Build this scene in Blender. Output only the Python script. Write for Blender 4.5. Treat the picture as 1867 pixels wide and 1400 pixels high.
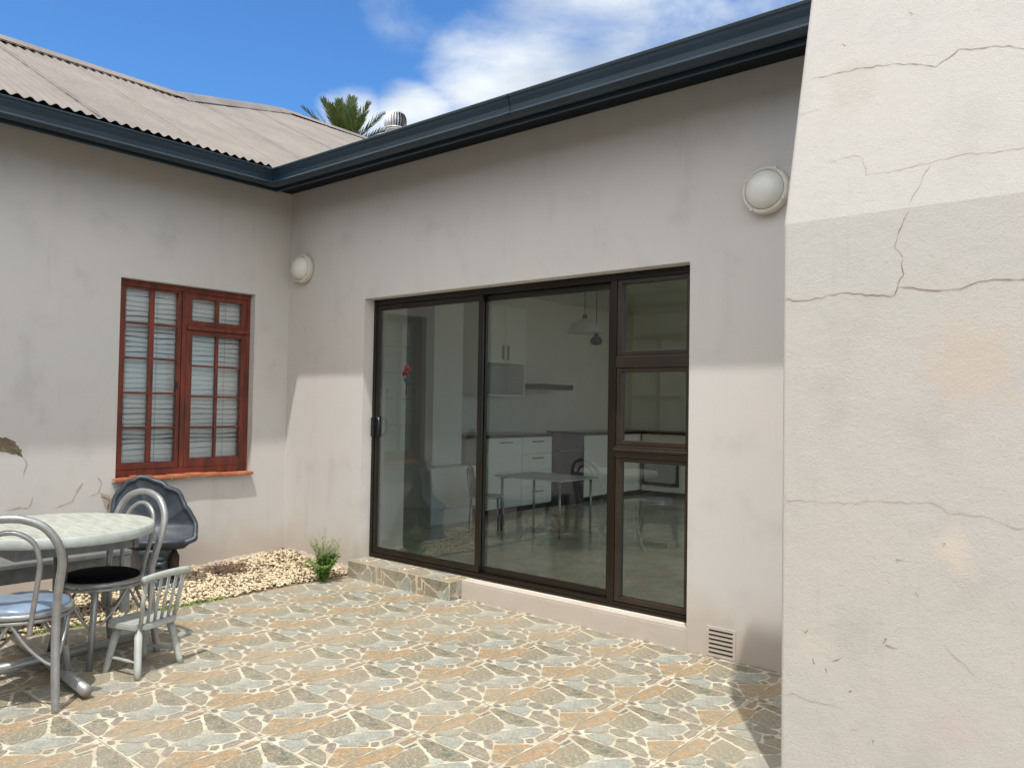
import bpy, bmesh, math, random
from math import sin, cos, pi, radians, sqrt, atan2
from mathutils import Vector, Matrix, noise
random.seed(7)
scn = bpy.context.scene
for o in list(bpy.data.objects): bpy.data.objects.remove(o)
COL = scn.collection

# ------------------------------------------------------------------ camera
CF, CYAW, CPIT, CROL = 1438.3, 2.26791, 0.02769, 0.01642
cam_d = bpy.data.cameras.new('camera'); cam = bpy.data.objects.new('camera', cam_d); COL.objects.link(cam)
cam_d.sensor_fit = 'HORIZONTAL'; cam_d.sensor_width = 36.0; cam_d.lens = 36.0*CF/1867
cam_d.clip_start = .05; cam_d.clip_end = 3000
d = Vector((cos(CYAW)*cos(CPIT), sin(CYAW)*cos(CPIT), sin(CPIT)))
r = Vector((sin(CYAW), -cos(CYAW), 0)); u = r.cross(d)
r2 = r*cos(CROL)+u*sin(CROL); u2 = -r*sin(CROL)+u*cos(CROL)
m = Matrix((r2, u2, -d)).transposed().to_4x4(); m.translation = (6.2115, -4.2122, 1.4037)
cam.matrix_world = m
scn.camera = cam

# ------------------------------------------------------------------ sun and sky
SUN = Vector((.2585, -.3582, 1.0)).normalized()
sd = bpy.data.lights.new('sun', 'SUN'); so = bpy.data.objects.new('sun', sd); COL.objects.link(so)
sd.energy = 3.05; sd.angle = radians(.9); sd.color = (1, .965, .905)
so.rotation_euler = SUN.to_track_quat('Z', 'Y').to_euler()
w = bpy.data.worlds.new('World'); scn.world = w; w.use_nodes = True
nt = w.node_tree; N = nt.nodes; Lk = nt.links
for n in list(N): N.remove(n)
out = N.new('ShaderNodeOutputWorld'); bg = N.new('ShaderNodeBackground')
sky = N.new('ShaderNodeTexSky'); sky.sky_type = 'NISHITA'; sky.sun_disc = False
sky.sun_elevation = math.asin(SUN.z); sky.sun_rotation = atan2(SUN.x, SUN.y)
sky.air_density = 1.0; sky.dust_density = .3; sky.ozone_density = 2.2
bg.inputs['Strength'].default_value = .14
tc = N.new('ShaderNodeTexCoord')
mp = N.new('ShaderNodeMapping'); mp.inputs['Scale'].default_value = (1, 1, 2.2); mp.inputs['Location'].default_value = (.31, .2, .4)
nz = N.new('ShaderNodeTexNoise'); nz.inputs['Scale'].default_value = 3.2; nz.inputs['Detail'].default_value = 9; nz.inputs['Roughness'].default_value = .56; nz.inputs['Distortion'].default_value = .35
Lk.new(tc.outputs['Generated'], mp.inputs['Vector']); Lk.new(mp.outputs['Vector'], nz.inputs['Vector'])
def math_n(tree, op, a, b=None, clamp=False):
    n = tree.nodes.new('ShaderNodeMath'); n.operation = op; n.use_clamp = clamp
    for i, v in enumerate((a, b)):
        if v is None: continue
        if isinstance(v, (int, float)): n.inputs[i].default_value = v
        else: tree.links.new(v, n.inputs[i])
    return n.outputs[0]
def cloud_lobe(head, elev, ra, amp):
    dv = Vector((cos(radians(head))*cos(radians(elev)), sin(radians(head))*cos(radians(elev)), sin(radians(elev))))
    n = N.new('ShaderNodeVectorMath'); n.operation = 'DOT_PRODUCT'; n.inputs[1].default_value = dv
    nn = N.new('ShaderNodeVectorMath'); nn.operation = 'NORMALIZE'; Lk.new(tc.outputs['Generated'], nn.inputs[0]); Lk.new(nn.outputs[0], n.inputs[0])
    a = N.new('ShaderNodeMapRange'); a.interpolation_type = 'SMOOTHSTEP'
    a.inputs['From Min'].default_value = cos(radians(ra)); a.inputs['From Max'].default_value = 1.0
    a.inputs['To Min'].default_value = 0; a.inputs['To Max'].default_value = amp
    Lk.new(n.outputs['Value'], a.inputs['Value']); return a.outputs[0]
lob = None
for args in ((126, 25.5, 11, .42), (131, 24, 8, .34), (122, 29, 11, .42), (137.2, 18.9, 4.8, .38), (141.5, 19.0, 3.8, .32), (128, 20, 9, .36), (137.5, 27.5, 6, .24), (115, 30, 10, .36), (119, 24, 9, .36)):
    o_ = cloud_lobe(*args); lob = o_ if lob is None else math_n(nt, 'MAXIMUM', lob, o_)
dens = math_n(nt, 'ADD', nz.outputs['Fac'], lob)
mr = N.new('ShaderNodeMapRange'); mr.interpolation_type = 'SMOOTHSTEP'
mr.inputs['From Min'].default_value = .60; mr.inputs['From Max'].default_value = .92
Lk.new(dens, mr.inputs['Value'])
nz2 = N.new('ShaderNodeTexNoise'); nz2.inputs['Scale'].default_value = 5.5; nz2.inputs['Detail'].default_value = 6
Lk.new(mp.outputs['Vector'], nz2.inputs['Vector'])
cr = N.new('ShaderNodeValToRGB'); cr.color_ramp.elements[0].position = .35; cr.color_ramp.elements[1].position = .62
cr.color_ramp.elements[0].color = (3.3, 3.75, 4.3, 1); cr.color_ramp.elements[1].color = (5.6, 5.9, 6.1, 1)
Lk.new(nz2.outputs['Fac'], cr.inputs['Fac'])
tint = N.new('ShaderNodeMix'); tint.data_type = 'RGBA'; tint.blend_type = 'MULTIPLY'; tint.inputs[0].default_value = 1
tint.inputs[7].default_value = (.46, .80, 1.12, 1); Lk.new(sky.outputs[0], tint.inputs[6])
mx = N.new('ShaderNodeMix'); mx.data_type = 'RGBA'
Lk.new(mr.outputs[0], mx.inputs[0]); Lk.new(tint.outputs[2], mx.inputs[6]); Lk.new(cr.outputs[0], mx.inputs[7])
# unseen bright cloud added as fill light, overhead and behind the camera
fill = None
for args in ((300, 62, 62, 1.0), (310, 25, 60, .9), (40, 35, 42, .8), (225, 35, 40, .8)):
    o_ = cloud_lobe(*args); fill = o_ if fill is None else math_n(nt, 'MAXIMUM', fill, o_)
fd = math_n(nt, 'ADD', math_n(nt, 'MULTIPLY', nz.outputs['Fac'], .8), math_n(nt, 'MULTIPLY', fill, .75))
fm = N.new('ShaderNodeMapRange'); fm.interpolation_type = 'SMOOTHSTEP'; fm.inputs['From Min'].default_value = .55; fm.inputs['From Max'].default_value = .95
Lk.new(fd, fm.inputs['Value'])
mx2 = N.new('ShaderNodeMix'); mx2.data_type = 'RGBA'; Lk.new(fm.outputs[0], mx2.inputs[0]); Lk.new(mx.outputs[2], mx2.inputs[6]); mx2.inputs[7].default_value = (12.0, 12.0, 11.8, 1)
mx = mx2
Lk.new(mx.outputs[2], bg.inputs['Color']); Lk.new(bg.outputs[0], out.inputs[0])
scn.view_settings.view_transform = 'Standard'; scn.view_settings.look = 'None'
scn.view_settings.exposure = .34; scn.view_settings.gamma = 1
scn.render.engine = 'CYCLES'
scn.cycles.max_bounces = 8; scn.cycles.transparent_max_bounces = 16

# ------------------------------------------------------------------ materials
MATS = {}
def rgb(c): return (c[0], c[1], c[2], 1)
def mat(name, col, rough=.6, metal=0, var=.0, vs=6, col2=None, bump=0, bs=60, bdist=.004, spec=.5, detail=4, aniso=None, trans=0):
    if name in MATS: return MATS[name]
    m = bpy.data.materials.new(name); m.use_nodes = True; t = m.node_tree
    b = t.nodes['Principled BSDF']; b.inputs['Base Color'].default_value = rgb(col)
    b.inputs['Roughness'].default_value = rough; b.inputs['Metallic'].default_value = metal
    b.inputs['Specular IOR Level'].default_value = spec
    c = t.nodes.new('ShaderNodeTexCoord'); vec = c.outputs['Object']
    if aniso:
        mm = t.nodes.new('ShaderNodeMapping'); mm.inputs['Scale'].default_value = aniso; t.links.new(vec, mm.inputs[0]); vec = mm.outputs[0]
    if col2 is None and var: col2 = tuple(max(0, x*(1-var)) for x in col)
    if col2:
        n = t.nodes.new('ShaderNodeTexNoise'); n.inputs['Scale'].default_value = vs; n.inputs['Detail'].default_value = detail; n.inputs['Roughness'].default_value = .65
        t.links.new(vec, n.inputs['Vector'])
        k = t.nodes.new('ShaderNodeValToRGB'); k.color_ramp.elements[0].position = .36; k.color_ramp.elements[1].position = .66
        k.color_ramp.elements[0].color = rgb(col2); k.color_ramp.elements[1].color = rgb(col)
        t.links.new(n.outputs['Fac'], k.inputs[0]); t.links.new(k.outputs[0], b.inputs['Base Color'])
    if bump:
        n = t.nodes.new('ShaderNodeTexNoise'); n.inputs['Scale'].default_value = bs; n.inputs['Detail'].default_value = 5
        t.links.new(vec, n.inputs['Vector'])
        bp = t.nodes.new('ShaderNodeBump'); bp.inputs['Strength'].default_value = bump; bp.inputs['Distance'].default_value = bdist
        t.links.new(n.outputs['Fac'], bp.inputs['Height']); t.links.new(bp.outputs[0], b.inputs['Normal'])
    MATS[name] = m; return m

def plaster(name, base, dark, warm, rough_scale=90, bump=.5, spots=(), low=None):
    """matt plaster: broad blotches, fine grain, streaks, optional round stains (centre, radius, colour)"""
    m = bpy.data.materials.new(name); m.use_nodes = True; t = m.node_tree; b = t.nodes['Principled BSDF']
    b.inputs['Roughness'].default_value = .88; b.inputs['Specular IOR Level'].default_value = .25
    c = t.nodes.new('ShaderNodeTexCoord').outputs['Object']
    def nse(s, det=5, sc=(1, 1, 1), rg=.6):
        mm = t.nodes.new('ShaderNodeMapping'); mm.inputs['Scale'].default_value = sc; t.links.new(c, mm.inputs[0])
        n = t.nodes.new('ShaderNodeTexNoise'); n.inputs['Scale'].default_value = s; n.inputs['Detail'].default_value = det; n.inputs['Roughness'].default_value = rg
        t.links.new(mm.outputs[0], n.inputs['Vector']); return n.outputs['Fac']
    def rng(v, a, b_, lo=0, hi=1):
        q = t.nodes.new('ShaderNodeMapRange'); q.interpolation_type = 'SMOOTHSTEP'
        for k, x in (('From Min', a), ('From Max', b_), ('To Min', lo), ('To Max', hi)): q.inputs[k].default_value = x
        t.links.new(v, q.inputs['Value']); return q.outputs[0]
    def mix(f, A, B):
        q = t.nodes.new('ShaderNodeMix'); q.data_type = 'RGBA'
        t.links.new(f, q.inputs[0]) if not isinstance(f, float) else setattr(q.inputs[0], 'default_value', f)
        for i, x in ((6, A), (7, B)):
            if isinstance(x, tuple): q.inputs[i].default_value = rgb(x)
            else: t.links.new(x, q.inputs[i])
        return q.outputs[2]
    col = mix(rng(nse(1.3), .35, .7), base, warm)
    col = mix(rng(nse(3.1, 7), .5, .78, 0, .75), col, dark)
    col = mix(rng(nse(2.2, 6, (2.2, 2.2, .35)), .54, .76, 0, .45), col, dark)
    col = mix(rng(nse(5, 6, (4, 4, .22)), .6, .8, 0, .4), col, tuple(x*.86 for x in dark))
    col = mix(rng(nse(rough_scale, 6, (1, 1, 1), .8), .52, .72, 0, .25+.35*bump), col, tuple(x*.72 for x in dark))
    col = mix(rng(nse(rough_scale*.45, 5, (1, 1, 1), .8), .56, .70, 0, .2*bump), col, tuple(min(1, x*1.3) for x in base))
    sep = t.nodes.new('ShaderNodeSeparateXYZ'); t.links.new(c, sep.inputs[0])
    if low:   # damp, dirty foot of the wall
        h = math_n(t, 'ADD', sep.outputs[2], math_n(t, 'MULTIPLY', nse(4, 6), -.5))
        col = mix(rng(h, -.22, .2, .75, 0), col, low)
    for (cx_, cy_, cz_), ra, sc_, amt in spots:
        dd = t.nodes.new('ShaderNodeVectorMath'); dd.operation = 'DISTANCE'; dd.inputs[1].default_value = (cx_, cy_, cz_); t.links.new(c, dd.inputs[0])
        f = math_n(t, 'ADD', dd.outputs['Value'], math_n(t, 'MULTIPLY', math_n(t, 'SUBTRACT', nse(13, 8, (1, 1, 1), .75), .5), ra*2.2))
        col = mix(rng(f, ra*.35, ra, amt, 0), col, sc_)
    t.links.new(col, b.inputs['Base Color'])
    hh = math_n(t, 'ADD', math_n(t, 'MULTIPLY', nse(rough_scale, 7, (1, 1, 1), .75), .6), math_n(t, 'MULTIPLY', nse(9, 3), .9))
    bp = t.nodes.new('ShaderNodeBump'); bp.inputs['Strength'].default_value = bump; bp.inputs['Distance'].default_value = .006
    t.links.new(hh, bp.inputs['Height']); t.links.new(bp.outputs[0], b.inputs['Normal'])
    MATS[name] = m; return m

M_wall = plaster('wall_plaster', (.545, .53, .51), (.455, .44, .42), (.57, .535, .51), 120, .22, low=(.46, .385, .32))
M_chim = plaster('chimney_plaster', (.475, .458, .435), (.415, .40, .378), (.49, .465, .438), 170, .62,
    spots=[((5.653, -1.28, .976), .075, (.60, .53, .45), .5), ((5.68, -1.28, .90), .06, (.56, .48, .42), .4), ((5.71, -1.28, 1.56), .20, (.52, .42, .34), .45), ((5.66, -1.28, .373), .1, (.52, .42, .38), .3),
           ((5.3, -1.2, 2.60), .14, (.42, .39, .35), .4), ((5.35, -1.28, .62), .12, (.40, .38, .36), .4), ((5.2, -1.28, .55), .1, (.58, .53, .45), .3)])
M_crack = mat('crack_dirt', (.22, .165, .115), .95)
M_crack2 = mat('crack_pale_dirt', (.42, .33, .27), .95)
M_peel = mat('bare_render', (.22, .17, .11), .95, var=.5, vs=30, bump=.6)
M_navy = mat('gutter_paint', (.006, .021, .036), .45, var=.25, vs=3, bump=.08, bs=8)
M_soff = mat('soffit_paint', (.005, .009, .014), .8, var=.3, vs=3, spec=.1)
M_redw = mat('red_timber', (.215, .040, .020), .42, col2=(.085, .022, .013), vs=14, bump=.15, bs=60, aniso=(1, 1, .2))
M_brown = mat('bronze_aluminium', (.022, .016, .011), .3, metal=.35, var=.3, vs=5)
M_brown2 = mat('bronze_aluminium_light', (.045, .031, .022), .38, metal=.3, var=.3, vs=5)
M_blackp = mat('black_plastic', (.008, .009, .01), .35)
M_terra = mat('terracotta', (.50, .17, .075), .6, col2=(.36, .11, .05), vs=11, bump=.3, bs=70)
M_mortar = mat('mortar', (.46, .38, .31), .9, var=.3, vs=30)
M_blind = mat('blind_slat', (.88, .90, .90), .45)
M_cord = mat('blind_cord', (.45, .45, .42), .8)
M_ring = mat('lamp_metal', (.64, .60, .53), .42, var=.12, vs=9)
M_zinc = mat('vent_zinc', (.62, .62, .62), .32, metal=.7, var=.25, vs=20)
M_dark = mat('dark_void', (.02, .016, .013), .9)
M_steel = mat('silver_paint', (.36, .36, .35), .34, metal=.45, col2=(.27, .275, .275), vs=16, bump=.12, bs=90)
M_steeld = mat('weathered_grey_paint', (.20, .205, .205), .5, metal=.3, var=.3, vs=14, bump=.1, bs=60)
M_toy = mat('grey_painted_wood', (.44, .455, .425), .55, col2=(.32, .335, .31), vs=9, bump=.25, bs=50)
M_top = mat('weathered_table_top', (.46, .48, .42), .6, col2=(.29, .30, .26), vs=9, bump=.4, bs=34, aniso=(1, 6, 1), detail=7)
M_toprim = mat('table_rim_paint', (.44, .48, .46), .55, var=.25, vs=9)
M_black = mat('black_velvet', (.004, .004, .006), .95, spec=.1)
M_cush = mat('blue_grey_vinyl', (.20, .27, .36), .32, col2=(.13, .18, .26), vs=7, bump=.3, bs=11, bdist=.02)
M_stone = mat('painted_shell', (.050, .064, .082), .45, col2=(.028, .038, .050), vs=9, bump=.35, bs=26)
M_stoned = mat('dark_rock', (.05, .07, .09), .38, var=.5, vs=13, bump=.5, bs=24)
M_rust = mat('rusty_brown', (.06, .03, .02), .8, var=.5, vs=20)
M_white = mat('white_melamine', (.76, .75, .66), .3)
M_whitew = mat('interior_paint', (.72, .70, .60), .7, var=.04, vs=2)
M_grey = mat('interior_grey', (.36, .40, .38), .5)
M_counter = mat('dark_granite', (.02, .022, .022), .18)
M_oven = mat('oven_black', (.008, .01, .014), .12)
M_chrome = mat('handle_steel', (.22, .22, .21), .3, metal=.8)
M_floor = mat('interior_floor', (.60, .60, .50), .16, col2=(.40, .41, .34), vs=2.5, detail=6)
M_bark = mat('palm_bark', (.12, .08, .05), .9, var=.5, vs=8, bump=.8, bs=12, bdist=.03)
M_soil = mat('soil', (.20, .15, .10), .95, var=.5, vs=5, bump=.7, bs=30, bdist=.02)
M_frost = mat('frosted_glass', (.70, .70, .66), .38, var=.1, vs=5)
M_red = mat('red_petals', (.65, .03, .025), .6)
M_blue = mat('blue_ribbon', (.02, .09, .16), .6)

def leaf_mat(name, a, b_):
    m = bpy.data.materials.new(name); m.use_nodes = True; t = m.node_tree; b = t.nodes['Principled BSDF']
    g = t.nodes.new('ShaderNodeNewGeometry'); k = t.nodes.new('ShaderNodeValToRGB')
    k.color_ramp.elements[0].color = rgb(a); k.color_ramp.elements[1].color = rgb(b_)
    t.links.new(g.outputs['Random Per Island'], k.inputs[0]); t.links.new(k.outputs[0], b.inputs['Base Color'])
    b.inputs['Roughness'].default_value = .5; MATS[name] = m; return m
M_palm = leaf_mat('palm_leaf', (.035, .07, .02), (.13, .17, .05))
M_weed = leaf_mat('weed_leaf', (.12, .26, .04), (.28, .42, .10))
M_weedt = leaf_mat('weed_tip', (.22, .27, .12), (.33, .34, .18))
M_peb = leaf_mat('pebble', (.36, .27, .17), (.70, .60, .42))
k = [n for n in M_peb.node_tree.nodes if n.type == 'VALTORGB'][0]
e_ = k.color_ramp.elements.new(.12); e_.color = (.28, .18, .11, 1); e_ = k.color_ramp.elements.new(.3); e_.color = (.64, .53, .36, 1)
M_peb.node_tree.nodes['Principled BSDF'].inputs['Roughness'].default_value = .8

def glass_mat(name, tintc, refl=1.0, ior=1.5):
    m = bpy.data.materials.new(name); m.use_nodes = True; t = m.node_tree
    for n in list(t.nodes): t.nodes.remove(n)
    o = t.nodes.new('ShaderNodeOutputMaterial'); x = t.nodes.new('ShaderNodeMixShader')
    tr = t.nodes.new('ShaderNodeBsdfTransparent'); tr.inputs[0].default_value = rgb(tintc)
    gl = t.nodes.new('ShaderNodeBsdfGlossy'); gl.inputs['Roughness'].default_value = .0; gl.inputs[0].default_value = (1, 1, 1, 1)
    c = t.nodes.new('ShaderNodeTexCoord'); n = t.nodes.new('ShaderNodeTexNoise'); n.inputs['Scale'].default_value = 1.3; n.inputs['Detail'].default_value = 1
    t.links.new(c.outputs['Object'], n.inputs['Vector'])
    bp = t.nodes.new('ShaderNodeBump'); bp.inputs['Strength'].default_value = .04; bp.inputs['Distance'].default_value = .03
    t.links.new(n.outputs['Fac'], bp.inputs['Height']); t.links.new(bp.outputs[0], gl.inputs['Normal'])
    fr = t.nodes.new('ShaderNodeFresnel'); fr.inputs['IOR'].default_value = ior
    f = math_n(t, 'MULTIPLY', fr.outputs[0], refl, True)
    t.links.new(f, x.inputs[0]); t.links.new(tr.outputs[0], x.inputs[1]); t.links.new(gl.outputs[0], x.inputs[2]); t.links.new(x.outputs[0], o.inputs[0])
    MATS[name] = m; return m
M_glass = glass_mat('door_glass', (.84, .91, .86), 2.0)
M_glass2 = glass_mat('window_glass', (.95, .97, .96), 1.2)

# ------------------------------------------------------------------ helpers
def tag(o, label=None, cat=None, group=None, kind=None):
    if label: o['label'] = label
    if cat: o['category'] = cat
    if group: o['group'] = group
    if kind: o['kind'] = kind
    return o
def thing(name, loc, rz, label, cat, group=None):
    o = bpy.data.objects.new(name, None); COL.objects.link(o); o.empty_display_size = .1
    o.location = loc; o.rotation_euler = (0, 0, rz); return tag(o, label, cat, group)
def sub(name, parent):
    o = bpy.data.objects.new(name, None); COL.objects.link(o); o.parent = parent; return o

class MB:
    def __init__(s): s.v = []; s.f = []; s.mi = []; s.sm = []; s.mats = []; s.cur = 0; s.s = False
    def m(s, material, smooth=False):
        if material not in s.mats: s.mats.append(material)
        s.cur = s.mats.index(material); s.s = smooth; return s
    def add(s, vs, fs):
        b = len(s.v); s.v += [tuple(x) for x in vs]
        for f in fs: s.f.append(tuple(b+i for i in f)); s.mi.append(s.cur); s.sm.append(s.s)
        return s
    def box(s, a, b, M=None):
        x0, y0, z0 = [min(p, q) for p, q in zip(a, b)]; x1, y1, z1 = [max(p, q) for p, q in zip(a, b)]
        vs = [(x0, y0, z0), (x1, y0, z0), (x1, y1, z0), (x0, y1, z0), (x0, y0, z1), (x1, y0, z1), (x1, y1, z1), (x0, y1, z1)]
        if M: vs = [M @ Vector(q) for q in vs]
        return s.add(vs, [(0, 3, 2, 1), (4, 5, 6, 7), (0, 1, 5, 4), (1, 2, 6, 5), (2, 3, 7, 6), (3, 0, 4, 7)])
    def bbox(s, a, b, c=.006, M=None):
        """box with chamfered edges"""
        x0, y0, z0 = [min(p, q) for p, q in zip(a, b)]; x1, y1, z1 = [max(p, q) for p, q in zip(a, b)]
        bm = bmesh.new(); bmesh.ops.create_cube(bm, size=1)
        for v in bm.verts: v.co = Vector(((x0+x1)/2+v.co.x*(x1-x0), (y0+y1)/2+v.co.y*(y1-y0), (z0+z1)/2+v.co.z*(z1-z0)))
        bmesh.ops.bevel(bm, geom=bm.edges[:], offset=c, segments=2, affect='EDGES', profile=.6)
        vs = [(M @ v.co) if M else v.co.copy() for v in bm.verts]; bm.verts.index_update()
        fs = [[v.index for v in f.verts] for f in bm.faces]; bm.free(); return s.add(vs, fs)
    def tube(s, pts, r, n=10, closed=False, cap=True):
        P = [Vector(p) for p in pts]; K = len(P); rs = r if isinstance(r, (list, tuple)) else [r]*K
        vs = []; up = None
        for i in range(K):
            if closed: t = P[(i+1) % K]-P[i-1]
            else: t = P[min(i+1, K-1)]-P[max(i-1, 0)]
            t.normalize()
            if up is None:
                up = t.orthogonal().normalized()
            else:
                up = (up - t*up.dot(t)).normalized()
            q = t.cross(up)
            for j in range(n): a = 2*pi*j/n; vs.append(P[i]+(up*cos(a)+q*sin(a))*rs[i])
        fs = []
        for i in range(K if closed else K-1):
            a = i*n; b = ((i+1) % K)*n
            if closed and i == K-1:   # align seam
                o = min(range(n), key=lambda o: (vs[a]-vs[b+o]).length)
            else: o = 0
            for j in range(n): fs.append((a+j, a+(j+1) % n, b+(j+1+o) % n, b+(j+o) % n))
        if cap and not closed: fs.append(tuple(range(n-1, -1, -1))); fs.append(tuple((K-1)*n+j for j in range(n)))
        return s.add(vs, fs)
    def lathe(s, prof, n=32, M=None, cap=True):
        vs = []; 
        for (r_, z) in prof:
            for j in range(n): a = 2*pi*j/n; q = Vector((r_*cos(a), r_*sin(a), z)); vs.append((M @ q) if M else q)
        fs = []
        for i in range(len(prof)-1):
            for j in range(n): fs.append((i*n+j, i*n+(j+1) % n, (i+1)*n+(j+1) % n, (i+1)*n+j))
        if cap: fs.append(tuple(range(n-1, -1, -1))); fs.append(tuple((len(prof)-1)*n+j for j in range(n)))
        return s.add(vs, fs)
    def prism(s, poly, dirv):
        n = len(poly); D = Vector(dirv); A = [Vector(p) for p in poly]; B = [p+D for p in A]
        return s.add(A+B, [tuple(range(n)), tuple(range(2*n-1, n-1, -1))]+[(i, i+n, (i+1) % n+n, (i+1) % n) for i in range(n)])
    def build(s, name, parent=None, normals=True):
        me = bpy.data.meshes.new(name); me.from_pydata(s.v, [], s.f); 
        for mm in s.mats: me.materials.append(mm)
        me.polygons.foreach_set('material_index', s.mi); me.polygons.foreach_set('use_smooth', s.sm)
        if normals:
            bm = bmesh.new(); bm.from_mesh(me); bmesh.ops.recalc_face_normals(bm, faces=bm.faces[:]); bm.to_mesh(me); bm.free()
        me.update()
        o = bpy.data.objects.new(name, me); COL.objects.link(o)
        if parent: o.parent = parent
        return o
def arc(c, r_, a0, a1, n, U, V):
    c = Vector(c); U = Vector(U); V = Vector(V)
    return [c+U*r_*cos(a0+(a1-a0)*i/n)+V*r_*sin(a0+(a1-a0)*i/n) for i in range(n+1)]
def spline(P, n=8, closed=False):
    P = [Vector(p) for p in P]; K = len(P); o = []
    rng_ = range(K if closed else K-1)
    for i in rng_:
        g = lambda j: P[j % K] if closed else P[max(0, min(K-1, j))]
        a, b, c, d_ = g(i-1), g(i), g(i+1), g(i+2)
        for k in range(n):
            t = k/n; o.append(.5*((2*b)+(-a+c)*t+(2*a-5*b+4*c-d_)*t*t+(-a+3*b-3*c+d_)*t*t*t))
    if not closed: o.append(P[-1])
    return o

# ================================================================== GROUND
g = MB().m(M_soil); g.add([(-400, -400, -.03), (400, -400, -.03), (400, 400, -.03), (-400, 400, -.03)], [(0, 1, 2, 3)])
tag(g.build('ground'), kind='structure')

# ---- patio: every tile carries the same printed crazy-paving picture
TX0, TY0, TW, TH = 3.732, -1.855, .4535, .4555
STONES = {
 'or1': ([(.05, .09), (.0, .3), (.025, .55), (.025, .71), (.1, .72), (.165, .70), (.19, .58), (.2, .44), (.16, .31), (.10, .13)], (.62, .39, .19), (.44, .37, .25)),
 'br1': ([(.035, .76), (.025, .90), (.06, .955), (.105, .92), (.125, .76)], (.50, .33, .19), (.40, .29, .2)),
 'dk1': ([(.145, .72), (.145, .86), (.18, .86), (.19, .74)], (.22, .22, .19), (.28, .27, .22)),
 'dk2': ([(.125, .925), (.15, .975), (.31, .975), (.55, .975), (.70, .965), (.72, .92), (.64, .82), (.57, .77), (.47, .775), (.28, .85)], (.22, .23, .17), (.42, .34, .22)),
 'br2': ([(.225, .43), (.20, .67), (.22, .83), (.30, .80), (.44, .735), (.52, .67), (.52, .54), (.50, .44), (.37, .41)], (.36, .33, .24), (.50, .40, .26)),
 'wh1': ([(.46, .735), (.53, .79), (.60, .77), (.605, .71), (.54, .655)], (.82, .85, .76), (.70, .72, .62)),
 'bl1': ([(.54, .42), (.54, .55), (.60, .70), (.72, .87), (.78, .87), (.845, .83), (.845, .70), (.77, .58), (.64, .42), (.57, .39)], (.44, .47, .43), (.62, .62, .53)),
 'br3': ([(.78, .91), (.81, .975), (.93, .975), (.955, .90), (.89, .84)], (.42, .36, .27), (.38, .31, .24)),
 'br4': ([(.885, .68), (.875, .80), (.905, .86), (.96, .865), (.97, .72), (.965, .64)], (.45, .37, .28), (.40, .34, .27)),
 'gr1': ([(.83, .60), (.86, .66), (.90, .64), (.93, .585), (.89, .555)], (.34, .30, .25), (.42, .37, .31)),
 'gr2': ([(.66, .385), (.73, .51), (.81, .59), (.87, .53), (.79, .45), (.70, .37)], (.43, .41, .33), (.48, .44, .37)),
 'or2': ([(.71, .33), (.80, .43), (.91, .53), (.965, .55), (.97, .20), (.965, .10), (.90, .07), (.80, .20)], (.64, .41, .20), (.46, .38, .25)),
 'pk1': ([(.56, .34), (.61, .385), (.68, .33), (.745, .24), (.66, .235)], (.42, .33, .27), (.38, .30, .26)),
 'gb1': ([(.54, .04), (.51, .12), (.58, .21), (.63, .215), (.72, .19), (.85, .10), (.87, .045), (.72, .03)], (.38, .34, .26), (.48, .41, .29)),
 'dk3': ([(.495, .13), (.47, .20), (.55, .26), (.565, .20)], (.31, .29, .25), (.36, .35, .3)),
 'dk4': ([(.345, .27), (.305, .33), (.35, .385), (.47, .385), (.55, .355), (.545, .31), (.46, .255)], (.29, .29, .235), (.42, .38, .3)),
 'lg1': ([(.14, .15), (.16, .28), (.235, .395), (.29, .38), (.285, .32), (.32, .28), (.28, .20), (.17, .11)], (.48, .48, .40), (.44, .38, .28)),
 'bl2': ([(.205, .07), (.24, .15), (.33, .235), (.44, .21), (.475, .10), (.485, .035), (.30, .03)], (.46, .49, .43), (.58, .58, .50)),
 'pu1': ([(.06, .06), (.10, .095), (.165, .07), (.15, .03), (.08, .03)], (.26, .22, .22), (.32, .28, .26)),
 'mi1': ([(.89, .035), (.93, .05), (.965, .045), (.955, .025)], (.45, .36, .27), (.4, .33, .26)),
 'mi2': ([(.035, .965), (.06, .975), (.10, .97), (.07, .955)], (.42, .36, .28), (.4, .33, .26)),
}
def round_poly(P, it=2):
    for _ in range(it):
        Q = []
        for i in range(len(P)):
            a, b = P[i], P[(i+1) % len(P)]
            Q += [(a[0]*.78+b[0]*.22, a[1]*.78+b[1]*.22), (a[0]*.22+b[0]*.78, a[1]*.22+b[1]*.78)]
        P = Q
    return P
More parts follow.
